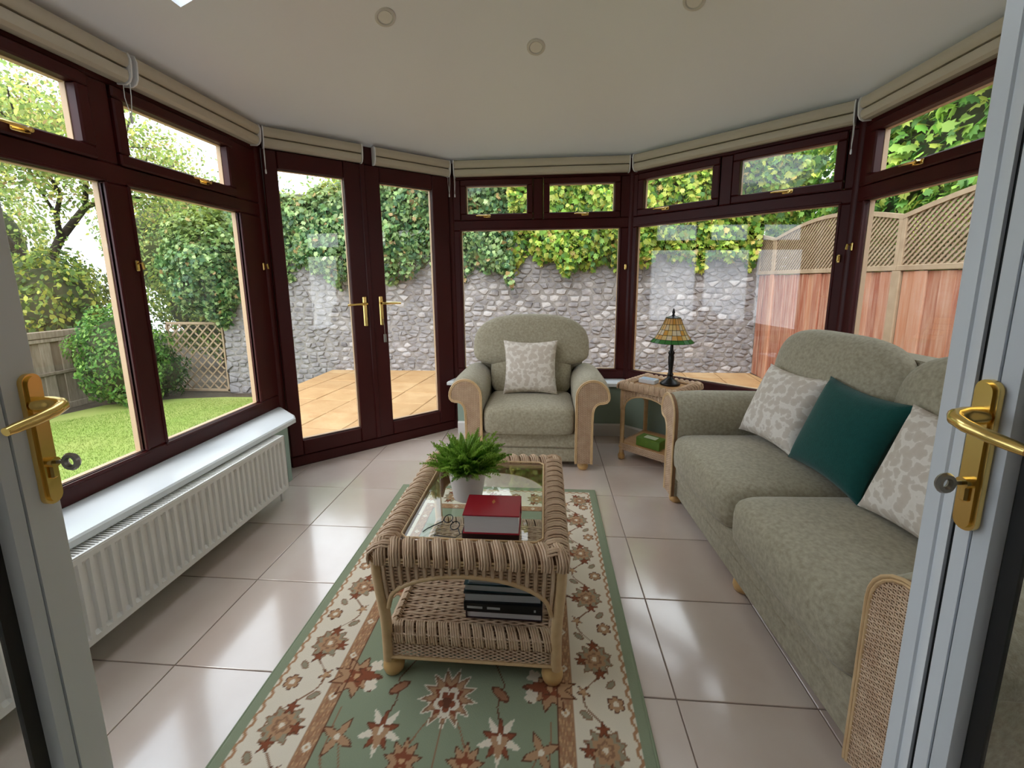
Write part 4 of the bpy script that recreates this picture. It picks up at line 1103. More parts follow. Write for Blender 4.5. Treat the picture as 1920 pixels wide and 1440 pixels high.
def field(y0, f):
    """motifs around a big palmette at y0; f=+1 pattern grows towards the camera, -1 mirrored"""
    Yf = lambda d: y0+f*d
    for s in (-1, 1):
        vine([(0, Yf(0)), (s*.06, Yf(-.10)), (s*.085, Yf(-.16))], .0022, BRN)
        vine([(s*.12, Yf(.14)), (s*.165, Yf(.05)), (s*.15, Yf(-.02)), (s*.165, Yf(-.075)), (s*.17, Yf(-.10))], .0022, DK)
        vine([(s*.25, Yf(-.26)), (s*.30, Yf(-.18)), (s*.305, Yf(-.05))], .0022, BRN); vine([(s*.27, Yf(-.14)), (s*.20, Yf(-.28))], .0022, BRN)
        stamp(s*.155, Yf(.02), s*.9*f, .034, [(0, 1, 0, 1, DK, 0, .45, 0), (0, .8, 0, 1, RST*.6+TAN*.4, 0, .4, 0)])
        stamp(s*.165, Yf(-.105), math.pi if f > 0 else 0, .066, TULIP)
        stamp(s*.278, Yf(-.13), 0.4*s, .056, STAR)
        stamp(s*.082, Yf(-.175), 0, .062, PALM2)
        stamp(s*(xf-.02), Yf(.045), s*math.pi/2*f, .085, PALM2); stamp(s*(xf-.055), Yf(.05), s*math.pi/2, .05, LEAF)
        stamp(s*(xf-.075), Yf(.02), .5*s, .022, [(4, 1, .4, .7, CRM, 0, 1, 0)]); stamp(s*(xf-.07), Yf(.085), .5*s, .022, [(4, 1, .4, .7, CRM, 0, 1, 0)])
    stamp(0, Yf(0), math.pi if f > 0 else 0, .098, PALM)
    vine([(0, Yf(-.09)), (0, Yf(-.30))], .0022, BRN)
    stamp(0, Yf(-.30), 0, .06, FLW)
field(1.042, 1)
field(1.52, -1)
put((ed > b4-.004) & (ed <= b4), DK)
zr = np.full_like(X, .0085); zr[ed < .004] = .004; zr[0] = .004
V = np.stack([X+RXC, Y, zr], -1).reshape(-1, 3)
ii = (np.arange(ny-1)[:, None]*nx+np.arange(nx-1)[None]).ravel()
F = np.stack([ii, ii+1, ii+nx+1, ii+nx], 1)
rugroot = empty('area_rug', (0, 0, 0)); tag(rugroot, 'green and cream floral rug lying under the coffee table', 'rug')
np_mesh('pile', V, F, attr_mat('woven_wool', .95, (420, .35, .003), spec=.1), rugroot, C_.reshape(-1, 3))
mb = MB()
mb.box(RXC-RW/2, RXC+RW/2, RYN, RYF, .0002, .0042); mb.build('backing', mat('rug_backing', GRN, .95), rugroot)
mb = MB()
for x in (-RW/2, RW/2): mb.tube([(RXC+x, RYN, .0045), (RXC+x, RYF, .0045)], .0045, 8)
for y in (RYN, RYF): mb.tube([(RXC-RW/2, y, .0045), (RXC+RW/2, y, .0045)], .0045, 8)
mb.build('bound_edge', mat('rug_binding', rgb(140, 150, 122), .95), rugroot, smooth=True)
# ------------------------------------------------------------------ garden: ground, patio
OD = .66   # garden colours darkened evenly, to balance the garden's brightness against the room
_rgb = rgb
def rgb(r, g, b): return tuple(c*OD for c in _rgb(r, g, b))
M['stone'] = obj_var_mat('rubble_stone', rgb(122, 117, 120), rgb(206, 201, 202), .9, (rgb(222, 214, 208), 11, .6), (22, .8, .02), c3=rgb(160, 154, 156))
M['stonebase'] = mat('lime_mortar', rgb(176, 169, 164), .95, var=(rgb(132, 125, 120), 9, .8), bump=(30, .6, .02))
M['slab'] = obj_var_mat('buff_patio_slab', rgb(206, 166, 118), rgb(226, 190, 142), .8, (rgb(190, 142, 92), 5, .6), (30, .3, .006), c3=rgb(214, 172, 120))
M['joint'] = mat('patio_joint', rgb(150, 112, 78), .95)
M['soil'] = mat('garden_soil', rgb(104, 88, 70), .95, var=(rgb(70, 60, 46), 9, .7), bump=(25, .6, .03))
M['lawn'] = mat('lawn_turf', rgb(142, 180, 64), .9, var=(rgb(190, 194, 106), 1.3, .7), bump=(90, .7, .02))
ZP, ZL = -.10, -.50

gr = MB().add([(-14, -6, ZL), (14, -6, ZL), (14, 30, ZL), (-14, 30, ZL)], [(0, 1, 2, 3)]).build('ground', M['soil'], fix=False)
tag(gr, 'bare garden soil around the lawn', 'ground', kind='structure')
lw = MB().prism([(-6.55, -6), (-6.62, 4.4), (-6.35, 5.35), (-5.6, 5.72), (-4.9, 5.85), (-3.3, 5.9), (-3.3, -6)], ZL-.05, ZL+.02).build('lawn', M['lawn'])
tag(lw, 'short mown green lawn beyond the left windows', 'lawn', kind='structure')
# grass blades
nb = 90000
bx = RNG.uniform(-6.4, -2.2, nb); by = RNG.uniform(.6, 5.75, nb); keep = ~((by > 4.4) & (bx < -6.4+(by-4.4)*.9)); bx, by = bx[keep], by[keep]; nb = len(bx)
hgt = RNG.uniform(.008, .022, nb); an = RNG.uniform(0, math.pi, nb); lx_ = RNG.normal(0, .007, nb); ly_ = RNG.normal(0, .007, nb); wd_ = .003
V = np.empty((nb, 3, 3)); V[:, 0] = np.stack([bx-wd_*np.cos(an), by-wd_*np.sin(an), np.full(nb, ZL+.018)], 1); V[:, 1] = np.stack([bx+wd_*np.cos(an), by+wd_*np.sin(an), np.full(nb, ZL+.018)], 1); V[:, 2] = np.stack([bx+lx_, by+ly_, ZL+.02+hgt], 1)
dry = np.clip(.5+.5*np.sin(bx*1.1+1.3)*np.sin(by*2.1+.4)+(by-4.2)*.35, 0, 1)[:, None]*RNG.uniform(.4, 1, (nb, 1))
gc = np.array(rgb(128, 176, 50))*(1-dry)+np.array(rgb(204, 204, 120))*dry
np_mesh('grass_blades', V.reshape(-1, 3), np.arange(nb*3).reshape(-1, 3), attr_mat('grass_blade', .6, transl=.3), lw, np.repeat(gc*RNG.uniform(.75, 1.15, (nb, 1)), 3, 0))['kind'] = 'stuff'

pa = MB().prism([(-3.3, 2.6), (-3.3, 6.15), (2.95, 6.15), (2.95, -1), (1.9, -1), (1.86, 2.6), (.72, 3.55), (-.80, 3.55), (-1.86, 2.60)], ZL-.02, ZP-.012).build('patio', M['joint'])
tag(pa, 'raised patio of buff stone slabs outside the french doors', 'patio', kind='structure')
ca, sa = math.cos(R_(-6)), math.sin(R_(-6))
slab_me = MB().box(-.218, .218, -.218, .218, -.03, 0, .006).build('paving_slab', M['slab']); sm_ = slab_me.data; bpy.data.objects.remove(slab_me)
for i in range(-12, 12):
    for j in range(-4, 14):
        u, v = (i+.35)*.445, (j+.2)*.445+((i % 2)*.0)
        x, y = -.6+u*ca-v*sa, 2.2+u*sa+v*ca
        if not (-3.6 < x < 3.2 and y < 6.4 and y > 1.2): continue
        # stay off the footprint of the house
        foot = [(-1.95, -3), (-1.95, 2.55), (-.85, 3.58), (.76, 3.58), (1.92, 2.6), (1.92, -3)]
        if inpoly(x, y, foot): continue
        if min(math.hypot(x-a, y-b) for a, b in ((-1.9, 2.55), (-1.4, 3.05), (-.85, 3.58), (0, 3.6), (.76, 3.58), (1.3, 3.1), (1.9, 2.6))) < .16 and not (x < -.9): continue
        if -3.05 < x < 2.68 and y < 5.88:
            ob = bpy.data.objects.new('paving_slab', sm_); COL.objects.link(ob); ob.parent = pa
            ob.location = (x, y, ZP+random.uniform(-.002, .002)); ob.rotation_euler = (random.uniform(-.003, .003), random.uniform(-.003, .003), R_(-6))
        else:       # cut slab along the patio's edges
            q = [(x+a_*ca-b_*sa, y+a_*sa+b_*ca) for a_, b_ in ((-.218, -.218), (.218, -.218), (.218, .218), (-.218, .218))]
            for e0, e1 in (((-3.3, 0), (-3.3, 7)), ((-4, 6.13), (4, 6.13)), ((2.93, 7), (2.93, 0))): q = clip(q, e0, e1)
            if len(q) > 2 and max(p[0] for p in q)-min(p[0] for p in q) > .03 and max(p[1] for p in q)-min(p[1] for p in q) > .03:
                MB().prism([(p[0]-x, p[1]-y) for p in q], -.03, 0).build('paving_slab', M['slab'], pa, loc=(x, y, ZP))

# ------------------------------------------------------------------ rubble stone wall
WX0, WX1, WY, WZ1 = -5.05, 2.925, 6.12, 1.75
sw_ = MB().box(WX0+.03, 3.15, WY+.022, WY+.45, ZL-.05, WZ1).build('wall_garden', M['stonebase'])
tag(sw_, 'old rubble stone garden wall topped with ivy', 'stone wall', kind='structure')
pts = []
z = ZL+.02; row = 0
while z < 1.55:
    hrow = random.uniform(.045, .10); x = WX0+random.uniform(0, .1)
    while x < WX1:
        wrow = random.uniform(.06, .22); pts.append((x+wrow/2, z+hrow/2+random.uniform(-.025, .025))); x += wrow
    z += hrow
PT = np.array(pts); SCL = np.array([1.0, 1.9])
def vcell(k):
    p = PT[k]; d = (PT-p)*SCL; dist = np.hypot(d[:, 0], d[:, 1]); nb_ = np.argsort(dist)[1:16]
    poly = [(-.4, -.3), (.4, -.3), (.4, .3), (-.4, .3)]
    for q in nb_:
        m_ = (PT[q]-p)/2; nrm = (PT[q]-p)*SCL*SCL; out = []
        for i in range(len(poly)):
            a, b = poly[i], poly[(i+1) % len(poly)]
            sa_ = (a[0]-m_[0])*nrm[0]+(a[1]-m_[1])*nrm[1]; sb_ = (b[0]-m_[0])*nrm[0]+(b[1]-m_[1])*nrm[1]
            if sa_ <= 0: out.append(a)
            if sa_*sb_ < 0: t = sa_/(sa_-sb_); out.append((a[0]+(b[0]-a[0])*t, a[1]+(b[1]-a[1])*t))
        poly = out
        if len(poly) < 3: return None
    return poly
cells = []
for k in range(len(PT)):
    if PT[k][1] < ZP-.1 and PT[k][0] > -3.2: continue
    c = vcell(k)
    if c is None: continue
    px, pz = PT[k]; c = [(max(WX0-px, min(WX1-px, a)), max(ZL-pz, b)) for a, b in c]
    ar = abs(sum(c[i][0]*c[(i+1) % len(c)][1]-c[(i+1) % len(c)][0]*c[i][1] for i in range(len(c))))/2
    vis = (pz > 1.25)*.5+(px < -3.3)*.02
    cells.append((ar-vis, k, c))
cells.sort(key=lambda q: -q[0])
rest = MB()
def stone_geo(c, k):
    n = len(c); V = []; F = []; pr = random.uniform(.010, .034); tx, tz = random.uniform(-.12, .12), random.uniform(-.12, .12)
    jit = [random.uniform(.84, 1.0) for _ in range(n)]
    for sc, dp in ((1.0, .03), (.93, -.2*pr), (.78, -.85*pr), (.4, -pr)):
        for i, (a, b) in enumerate(c):
            g = .004; l = math.hypot(a, b) or 1; s = sc*(1-g/l)*(jit[i] if sc < .99 else (jit[i]+.06))
            V.append((a*s, dp+(tx*a+tz*b)*sc*(0 if dp > 0 else 1), b*s))
    for j in range(3):
        for i in range(n): F.append((j*n+i, j*n+(i+1) % n, (j+1)*n+(i+1) % n, (j+1)*n+i))
    F.append(tuple(3*n+i for i in range(n)))
    return V, F
for q, (ar, k, c) in enumerate(cells):
    V, F = stone_geo(c, k); px, pz = PT[k]
    if q < 300: MB().add(V, F).build('stone', M['stone'], sw_, smooth=30, loc=(px, WY+.03, pz))
    else: rest.add([(a+px, b+WY+.03, d+pz) for a, b, d in V], F)
tag(rest.build('rubble', mat('rubble_small', rgb(190, 185, 185), .9, var=(rgb(122, 117, 120), 8, .95), bump=(18, .7, .02)), sw_, smooth=30), kind='stuff')

# ------------------------------------------------------------------ leaves
IVY = np.array([(0, -.45), (.30, -.52), (.46, -.12), (.34, .02), (.42, .30), (.14, .22), (0, .60), (-.14, .22), (-.42, .30), (-.34, .02), (-.46, -.12), (-.30, -.52)])
OVAL = np.array([(0, -.5), (.26, -.15), (.24, .18), (0, .55), (-.24, .18), (-.26, -.15)])
def leaf_cloud(name, parent, m, P, N, size, cols, shape, hang=.6, droop=.25):
    n = len(P); k = len(shape)
    N = N+RNG.normal(0, .62, (n, 3)); N /= np.linalg.norm(N, axis=1)[:, None]
    up = RNG.normal(0, 1, (n, 3)); up[:, 2] -= hang*3
    up -= N*(up*N).sum(1)[:, None]; up /= np.linalg.norm(up, axis=1)[:, None]
    sd_ = np.cross(N, up); s = size[:, None, None]
    fold = -np.abs(shape[:, 0])*droop-np.maximum(shape[:, 1], 0)**2*droop
    V = P[:, None]+(sd_[:, None]*shape[None, :, :1]+up[:, None]*shape[None, :, 1:]+N[:, None]*fold[None, :, None])*s
    F = np.arange(n*k).reshape(n, k)
    ob = np_mesh(name, V.reshape(-1, 3), F, m, parent, np.repeat(cols, k, 0)); ob['kind'] = 'stuff'; return ob
def leaf_mesh(shape, m, droop=.25):
    V = [(a, b, -abs(a)*droop-max(b, 0)**2*droop) for a, b in shape]; me = bpy.data.meshes.new('leaf'); me.from_pydata(V, [], [tuple(range(len(V)))]); me.materials.append(m); return me
def big_leaves(parent, me, P, N, size):
    for p, n, s in zip(P, N, size):
        ob = bpy.data.objects.new('leaf', me); COL.objects.link(ob); ob.parent = parent; ob.location = Vector(p)-Vector(parent.location)
        nn = Vector(n)+Vector((random.gauss(0, .35), random.gauss(0, .35), random.gauss(0, .35))); q = nn.to_track_quat('Z', 'Y'); ob.rotation_mode = 'QUATERNION'
        from mathutils import Quaternion
        ob.rotation_quaternion = q @ Quaternion((0, 0, 1), random.uniform(2.2, 4.1)); ob.scale = (s, s, s)
def mixcol(n, cs, wts):
    idx = RNG.choice(len(cs), n, p=np.array(wts)/sum(wts)); c = np.array([_rgb(*q) for q in cs])[idx]*.95
    return c*RNG.uniform(.55, 1.35, (n, 1))
LM = attr_mat('leaf_surface', .45, transl=.35)
LM2 = attr_mat('soft_leaf_surface', .6, transl=.5)
def hump(x, z, seed):
    return .16*np.sin(x*2.1+seed)*np.cos(z*2.7+seed*1.7)+.09*np.sin(x*5.3+z*3.1+seed)+.05*np.sin(x*11+z*9+seed*2)

# ivy on the wall (darker on the left, lighter vine on the right) -----------------------
def ivy_sheet(name, label, x0, x1, zlo, zhi, y, n, size, cs, wts, seed, nbig, bigm, depth=.35, cat='ivy', shape=IVY):
    root = empty(name, ((x0+x1)/2, y+.2, zlo((x0+x1)/2))); tag(root, label, cat)
    x = RNG.uniform(x0, x1, n); t = RNG.uniform(0, 1, n)**.9; zl = np.vectorize(zlo)(x)+.10*np.sin(x*7+seed)+.06*np.sin(x*17); zh = np.vectorize(zhi)(x)+.10*np.sin(x*4.1+seed)+.05*np.sin(x*13)
    z = zl+(zh-zl)*t; dome = np.sqrt(np.clip(1-((t-.5)*2)**4, 0, 1)); yy = y-depth*dome*.8-hump(x, z, seed)+RNG.uniform(-.02, .14, n)
    P = np.stack([x, yy, z], 1); N = np.stack([np.zeros(n), -np.ones(n), .35+1.6*np.clip(t-.75, 0, 1)*4], 1)
    sz = RNG.uniform(.7, 1.25, n)*size
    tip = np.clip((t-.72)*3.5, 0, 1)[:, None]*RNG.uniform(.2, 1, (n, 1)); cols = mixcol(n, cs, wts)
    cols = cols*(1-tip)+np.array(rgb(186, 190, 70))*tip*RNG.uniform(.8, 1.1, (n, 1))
    off = np.array(root.location)
    leaf_cloud('foliage', root, LM, P-off, N, sz, cols, shape)
    if nbig:
        sel = RNG.choice(n, nbig, replace=False); me = leaf_mesh(shape, bigm)
        Pb = P[sel]+np.array([0, -.05, 0]); big_leaves(root, me, Pb, N[sel], sz[sel]*1.15)
    core = MB(); nn = 26
    def surf(u, v):
        xx = x0+.05+(x1-x0-.1)*u; a, b = zlo(xx)+.06, zhi(xx)-.06; zz = a+(b-a)*v; d = math.sqrt(max(0, 1-((v-.5)*2)**4))
        return (xx-off[0], y-depth*d*.62-float(hump(xx, zz, seed))*.9+.10-off[1], zz-off[2])
    core.grid(surf, nn, 12); core.build('stems', mat('ivy_wood_'+name, rgb(92, 84, 62), .95, var=(rgb(78, 92, 54), 14, .8)), root, smooth='all')
    return root
dk = leaf_obj_mat('ivy_leaf_dark', rgb(70, 112, 64), rgb(160, 188, 118))
lt = leaf_obj_mat('vine_leaf_light', rgb(112, 150, 52), rgb(200, 206, 84), .4)
IV = [(68, 106, 66), (106, 142, 86), (142, 172, 106), (178, 200, 136), (176, 148, 100)]
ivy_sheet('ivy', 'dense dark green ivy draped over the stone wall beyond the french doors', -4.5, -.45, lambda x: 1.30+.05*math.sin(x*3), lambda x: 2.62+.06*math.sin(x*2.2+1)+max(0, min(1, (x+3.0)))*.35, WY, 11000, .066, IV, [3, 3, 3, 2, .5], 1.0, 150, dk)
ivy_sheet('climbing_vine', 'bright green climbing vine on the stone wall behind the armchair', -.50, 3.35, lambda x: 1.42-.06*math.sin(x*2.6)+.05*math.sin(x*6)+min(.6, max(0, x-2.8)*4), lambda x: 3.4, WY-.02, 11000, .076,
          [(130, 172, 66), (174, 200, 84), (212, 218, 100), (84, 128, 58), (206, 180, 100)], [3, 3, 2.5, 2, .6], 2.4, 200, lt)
# ivy covered wall end (round mass) -------------------------------------------------------
def blob(name, label, cat, c, r, n, size, cs, wts, seed, shape=IVY, m=None, stem=True, tipc=None, nbig=0, bigm=None, zflat=None, face=None):
    root = empty(name, (c[0], c[1], c[2]-r[2])); tag(root, label, cat); off = np.array(root.location)
    d = RNG.normal(0, 1, (n, 3)); d /= np.linalg.norm(d, axis=1)[:, None]
    if face: d[:, 0] = -np.abs(d[:, 0])
    rr_ = (.72+.28*RNG.uniform(0, 1, n)**.5)*(1+.16*np.sin(d[:, 0]*5+seed)*np.cos(d[:, 2]*6+seed)+.10*np.sin(d[:, 1]*9+d[:, 2]*7+seed))
    P = np.array(c)+d*np.array(r)*rr_[:, None]
    if zflat is not None: P[:, 2] = np.maximum(P[:, 2], zflat+RNG.uniform(0, .1, n))
    cols = mixcol(n, cs, wts)
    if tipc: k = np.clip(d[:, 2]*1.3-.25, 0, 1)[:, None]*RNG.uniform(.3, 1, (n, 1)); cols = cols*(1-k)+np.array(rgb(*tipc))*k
    leaf_cloud('foliage', root, m or LM, P-off, d+np.array([0, 0, .3]), RNG.uniform(.7, 1.25, n)*size, cols, shape)
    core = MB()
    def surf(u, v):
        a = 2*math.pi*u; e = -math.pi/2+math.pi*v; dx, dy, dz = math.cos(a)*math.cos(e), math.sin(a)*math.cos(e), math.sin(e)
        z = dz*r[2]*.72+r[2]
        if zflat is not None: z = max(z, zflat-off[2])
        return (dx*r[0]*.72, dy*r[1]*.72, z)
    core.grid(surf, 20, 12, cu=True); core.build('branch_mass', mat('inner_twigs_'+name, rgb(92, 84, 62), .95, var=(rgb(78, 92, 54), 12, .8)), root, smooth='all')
    if stem: MB().tube([(0, 0, -max(0, off[2]-ZL)), (.03, 0, r[2]*.5), (0, .02, r[2])], [.05, .04, .02], 7).build('stem', M['bark'], root, smooth=True)
    if nbig: 
        sel = RNG.choice(n, nbig, replace=False); big_leaves(root, leaf_mesh(shape, bigm), P[sel]+d[sel]*.03, d[sel], RNG.uniform(.8, 1.2, nbig)*size*1.1)
    return root
M['bark'] = mat('bark', rgb(86, 74, 62), .95, var=(rgb(56, 48, 40), 14, .9), bump=(30, .6, .02), stretch=(1, 1, .3))
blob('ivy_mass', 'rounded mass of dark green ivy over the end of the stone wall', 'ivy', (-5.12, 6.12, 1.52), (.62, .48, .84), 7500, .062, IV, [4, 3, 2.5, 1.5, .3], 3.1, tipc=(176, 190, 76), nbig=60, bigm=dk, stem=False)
# bush in front of the weathered fence
blob('garden_shrub', 'bright green bushy shrub growing against the weathered fence', 'shrub', (-6.06, 5.45, .22), (.58, .46, .74), 6000, .055, [(92, 140, 62), (122, 166, 80), (152, 186, 92), (64, 104, 48)], [3, 3, 2, 2], 5.2, OVAL, LM2, zflat=ZL+.05)
blob('garden_shrub', 'dark low shrub at the foot of the trellis', 'shrub', (-5.95, 5.90, -.1), (.42, .24, .42), 1500, .05, [(52, 84, 44), (84, 116, 60), (112, 140, 70)], [3, 2, 1], 7.7, OVAL, LM2, zflat=ZL+.04)
# creeper hanging over the red fence
blob('vine_hedge', 'light green creeper rising behind the trellis fence', 'creeper', (3.85, 4.0, 1.75), (.70, 3.4, 1.95), 17000, .09, [(112, 166, 66), (162, 198, 86), (76, 124, 58), (204, 216, 98)], [3, 3, 2, 1.6], 4.4, IVY, LM, nbig=140, bigm=lt, face=True)

# ------------------------------------------------------------------ trees
def tree(name, label, base, h, spread, n, size, cs, wts, seed, crown=(.25, 1.0), dens=1.0):
    rnd = random.Random(seed); root = empty(name, base); tag(root, label, 'tree', 'trees beyond the garden fence')
    wood = MB(); tips = []
    def grow(p, d, L, r, lev):
        q = p+d*L; mid = p+d*L*.5+Vector((rnd.uniform(-1, 1), rnd.uniform(-1, 1), rnd.uniform(-.3, .5)))*L*.08
        wood.tube([p, mid, q], [r, r*.85, r*.65], 6, cap=False)
        if lev >= 2: tips.append((mid, q, lev))
        if lev >= 4: return
        for _ in range(3 if lev < 3 else 3):
            a = rnd.uniform(0, 2*math.pi); el = rnd.uniform(.45, 1.0)
            o1 = d.orthogonal().normalized(); o2 = d.cross(o1); nd = (d*math.cos(el)+(o1*math.cos(a)+o2*math.sin(a))*math.sin(el)); nd.z += .12; nd.normalize()
            nd = Vector((nd.x*spread, nd.y*spread, nd.z)).normalized()
            grow(q if rnd.random() < .7 else mid, nd, L*rnd.uniform(.62, .82), r*.58, lev+1)
    grow(Vector((0, 0, 0)), Vector((rnd.uniform(-.08, .08), rnd.uniform(-.08, .08), 1)).normalized(), h*.30, h*.022, 0)
    wood.build('branches', M['bark'], root, smooth='all')
    T_ = np.array([[*(a.lerp(b, rnd.random()))] for a, b, l in tips for _ in range(1)]); idx = RNG.integers(0, len(T_), n)
    P = T_[idx]+RNG.normal(0, h*.045, (n, 3))
    leaf_cloud('foliage', root, LM2, P, RNG.normal(0, 1, (n, 3))+np.array([0, 0, .5]), RNG.uniform(.6, 1.3, n)*size, mixcol(n, cs, wts), OVAL, hang=.3)
    return root
G1 = [(150, 172, 92), (182, 194, 106), (208, 206, 112), (122, 146, 80), (190, 162, 112)]
tree('garden_tree', 'tall loose tree with yellowish leaves over the weathered fence', (-9.5, 7.3, ZL), 6.4, 1.05, 30000, .075, G1, [3, 3, 2, 2, 1], 11)
tree('garden_tree', 'blue green tree rising behind the ivy mass', (-6.7, 9.6, ZL), 5.6, .85, 24000, .075, [(110, 142, 98), (138, 168, 116), (162, 182, 122), (172, 188, 98)], [3, 3, 2, 1], 31)
tree('garden_tree', 'yellow green tree behind the ivy covered wall', (-4.0, 9.4, ZL), 4.6, .95, 15000, .075, [(168, 186, 90), (204, 208, 104), (138, 164, 84)], [2, 2, 2], 59)
for k, (x, y, r, zc_, cs, lb) in enumerate((
        (-14.8, 9.2, 2.2, 2.2, [(150, 170, 96), (186, 196, 112), (118, 142, 82), (200, 196, 116)], 'rounded yellow green tree far behind the weathered fence'),
        (-11.9, 13.4, 2.2, 2.3, [(134, 158, 90), (168, 184, 108), (106, 132, 78), (192, 192, 112)], 'rounded mid green tree far behind the bushy shrub'),
        (-7.4, 15.8, 2.1, 2.3, [(112, 142, 96), (146, 170, 116), (92, 120, 80), (170, 184, 112)], 'rounded grey green tree far behind the ivy mass'),
        (-3.0, 14.8, 1.9, 2.1, [(150, 172, 92), (190, 198, 108), (122, 148, 80), (204, 202, 110)], 'rounded yellowish tree far behind the ivy wall'))):
    rt = blob('dense_tree', lb, 'tree', (x, y, zc_), (r, r, r*1.05), 11000, .115, cs, [3, 3, 2, 2], 3.3+k, OVAL, LM2); rt['group'] = 'rounded trees in the distance'
def low_hedge(name, label, c, r, cs, seed): blob(name, label, 'hedge', c, r, 5200, .085, cs, [3, 3, 2, 2], seed, OVAL, LM2)
low_hedge('hedge_bush', 'yellow green bush behind the weathered fence', (-8.3, 6.4, .7), (.95, .85, 1.15), [(140, 160, 74), (186, 186, 84), (104, 130, 62), (84, 104, 56)], 6.1)
low_hedge('hedge_bush', 'dark green bush behind the yellow green bush and fence', (-11.2, 8.7, .8), (1.3, .9, 1.25), [(80, 104, 58), (110, 134, 70), (62, 82, 48), (134, 152, 78)], 8.9)
low_hedge('hedge_bush', 'soft green bush behind the white painted trellis', (-6.7, 8.1, .85), (1.3, .8, 1.1), [(120, 148, 78), (152, 172, 92), (98, 124, 66), (176, 182, 90)], 9.7)

# ------------------------------------------------------------------ fences
M['wboard'] = obj_var_mat('weathered_board', rgb(150, 132, 112), rgb(186, 170, 150), .9, (rgb(120, 100, 80), 8, .6), (20, .4, .008), stretch=(6, 6, .6))
M['rboard'] = obj_var_mat('red_cedar_board', rgb(186, 108, 78), rgb(216, 150, 114), .85, (rgb(228, 188, 160), 6, .6), (20, .3, .006), stretch=(6, 6, .5), c3=rgb(166, 88, 62))
M['lath'] = mat('trellis_lath', rgb(206, 180, 148), .85, var=(rgb(176, 148, 118), 10, .8))
# weathered fence at x = -6.8
fe = empty('weathered_fence', (-6.8, 4.3, ZL)); tag(fe, 'weathered grey brown board fence at the far side of the lawn', 'fence')
bm_ = MB().box(-.010, .010, -.064, .064, .02, 1.03, .004).build('board', M['wboard']); bme = bm_.data; bpy.data.objects.remove(bm_)
k = 0; y = -2.4
while y < 2.0:
    ob = bpy.data.objects.new('board', bme); COL.objects.link(ob); ob.parent = fe; ob.location = (random.uniform(-.006, .006)+(k % 2)*.012, y, random.uniform(-.015, .01)); ob.rotation_euler = (0, 0, random.uniform(-.03, .03)); y += .118; k += 1
MB().box(.018, .05, -2.45, 2.0, .515, .56, .006).build('rail', M['wboard'], fe); MB().box(.018, .045, -2.45, 2.0, .97, 1.02, .005).build('rail', M['wboard'], fe)
MB().box(-.03, .055, -2.45, 2.0, 1.025, 1.12, .008).build('capping', M['wboard'], fe); MB().box(.018, .04, -2.45, 2.0, .0, .09, .005).build('gravel_board', M['wboard'], fe)
# white trellis beside the wall
def trellis(root, w_, h, pitch, top=None, lw=.022, name='lath'):
    """in the local x-z plane; top(x) gives the upper edge"""
    top = top or (lambda x: h)
    def seg(dirn, layer):
        c = -h*1.2 if dirn > 0 else 0
        off = c
        while off < w_+h*1.3:
            # line x = off + dirn*z
            pts_ = []; N = 60
            for i in range(1, N+1):
                z = i*1.5*h/N; x = off+(z if dirn > 0 else -z)
                if .008 <= x <= w_-.008 and z <= top(min(max(x, 0), w_)): pts_.append((x, z))
            if len(pts_) >= 2:
                (xa, za), (xb, zb) = pts_[0], pts_[-1]; L_ = math.hypot(xb-xa, zb-za)
                if L_ > .04:
                    dx, dz = (xb-xa)/L_, (zb-za)/L_; nx_, nz_ = -dz*lw/2, dx*lw/2; y0, y1 = layer
                    V = [(xa+nx_, y0, za+nz_), (xb+nx_, y0, zb+nz_), (xb-nx_, y0, zb-nz_), (xa-nx_, y0, za-nz_)]; V += [(a, y1, c_) for a, b, c_ in V]
                    yield V
            off += pitch
    F = [(0, 1, 2, 3), (7, 6, 5, 4), (0, 4, 5, 1), (1, 5, 6, 2), (2, 6, 7, 3), (3, 7, 4, 0)]
    out = []
    for dr, ly in ((1, (-.012, -.002)), (-1, (0.0, .010))):
        for V in seg(dr, ly): out.append((V, F))
    return out
tr = empty('trellis_panel', (-6.05, 6.22, ZL+.03)); tag(tr, 'diamond trellis panel at the end of the stone wall', 'trellis')
for V, F in trellis(tr, .92, 1.07, .155): MB().add(V, F).build('lath', M['lath'], tr)
for x in (-.02, .92): MB().box(x, x+.03, -.02, .02, -.03, 1.10, .004).build('post', M['lath'], tr)
MB().box(-.02, .95, -.02, .02, 1.07, 1.11, .004).build('top_rail', M['lath'], tr); MB().box(-.02, .95, -.02, .02, -.02, .02, .004).build('bottom_rail', M['lath'], tr)

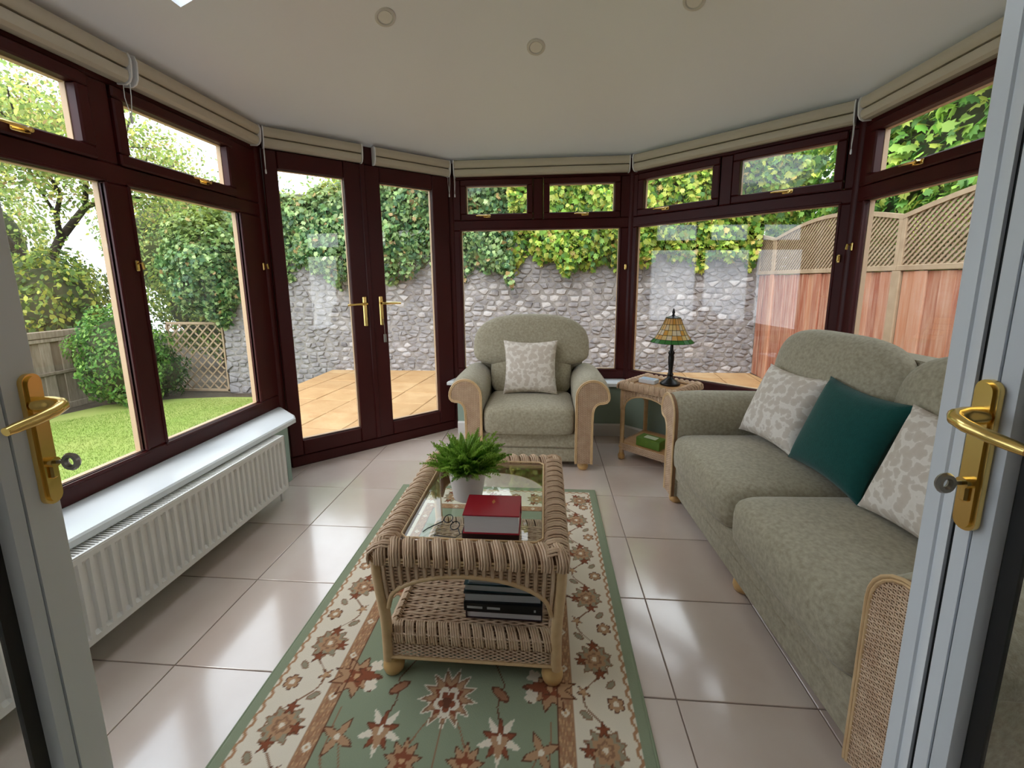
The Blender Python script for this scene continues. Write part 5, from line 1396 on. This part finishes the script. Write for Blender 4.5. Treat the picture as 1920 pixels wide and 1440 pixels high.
# red board fence with scalloped trellis along x = 2.95
FX = 2.95; PW = 1.955; YS = [5.765+PW, 5.765, 5.765-PW, 5.765-2*PW, 5.765-3*PW]
rb_ = MB().box(-.010, .010, -.060, .060, 0, 1.385, .004).build('board', M['rboard']); rme = rb_.data; bpy.data.objects.remove(rb_)
LBS = ['red board fence panel meeting the stone wall', 'red board fence panel beyond the lamp with arched trellis above', 'red board fence panel beyond the sofa with arched trellis above', 'red board fence panel close to the house']
TLB = ['arched lattice topping the fence panel at the stone wall', 'arched lattice topping the fence panel beyond the lamp', 'arched lattice topping the fence panel beyond the sofa', 'arched lattice topping the fence panel close to the house']
for pi in range(4):
    ya, yb_ = YS[pi], YS[pi+1]
    if pi == 0: ya = 6.145
    ln = ya-yb_
    fp = empty('board_fence', (FX, yb_, ZP)); tag(fp, LBS[pi], 'fence', 'red fence panels')
    nbd = max(2, int(round((ln-.09)/.120)))
    for k in range(nbd):
        ob = bpy.data.objects.new('board', rme); COL.objects.link(ob); ob.parent = fp; ob.location = (random.uniform(-.004, .004)+(k % 2)*.010, (.052+(k+.5)*(ln-(.055 if pi == 0 else .104))/nbd), 0); ob.rotation_euler = (0, 0, random.uniform(-.04, .04))
    MB().box(.02, .06, .045, ln-(0 if pi == 0 else .045), .2, .28, .005).build('rail', M['rboard'], fp); MB().box(.02, .06, .045, ln-(0 if pi == 0 else .045), 1.1, 1.18, .005).build('rail', M['rboard'], fp)
    MB().box(-.022, .03, -.045, .045, 0, 1.39, .006).build('fence_post', M['lath'] if pi == 1 else M['rboard'], fp)
    tp = empty('lattice_panel', (FX, yb_, ZP+1.39), R_(90)); tag(tp, TLB[pi], 'trellis', 'arched lattice panels')
    arc = lambda x, ln=ln, pi=pi: .43+.14*math.sin(math.pi*min(max(x/PW, 0), 1))
    lat = trellis(tp, ln, .58, .052, arc, .017)
    for q, (V, F) in enumerate(lat): MB().add(V, F).build('lath', M['lath'], tp)
    for x in (0, ln-.04): MB().box(x, x+.04, -.02, .02, 0, arc(x)+.01, .004).build('stile', M['lath'], tp)
    MB().box(0, ln, -.022, .022, 0, .045, .004).build('bottom_rail', M['lath'], tp)
    n = 24; V = []; F = []
    for i in range(n+1):
        x = ln*i/n; z0 = arc(x)
        V += [(x, -.022, z0-.012), (x, .022, z0-.012), (x, .022, z0+.026), (x, -.022, z0+.026)]
    for i in range(n):
        for q in range(4): F.append((4*i+q, 4*i+(q+1) % 4, 4*i+4+(q+1) % 4, 4*i+4+q))
    F += [(3, 2, 1, 0), (4*n, 4*n+1, 4*n+2, 4*n+3)]
    MB().add(V, F).build('curved_top_rail', M['lath'], tp)
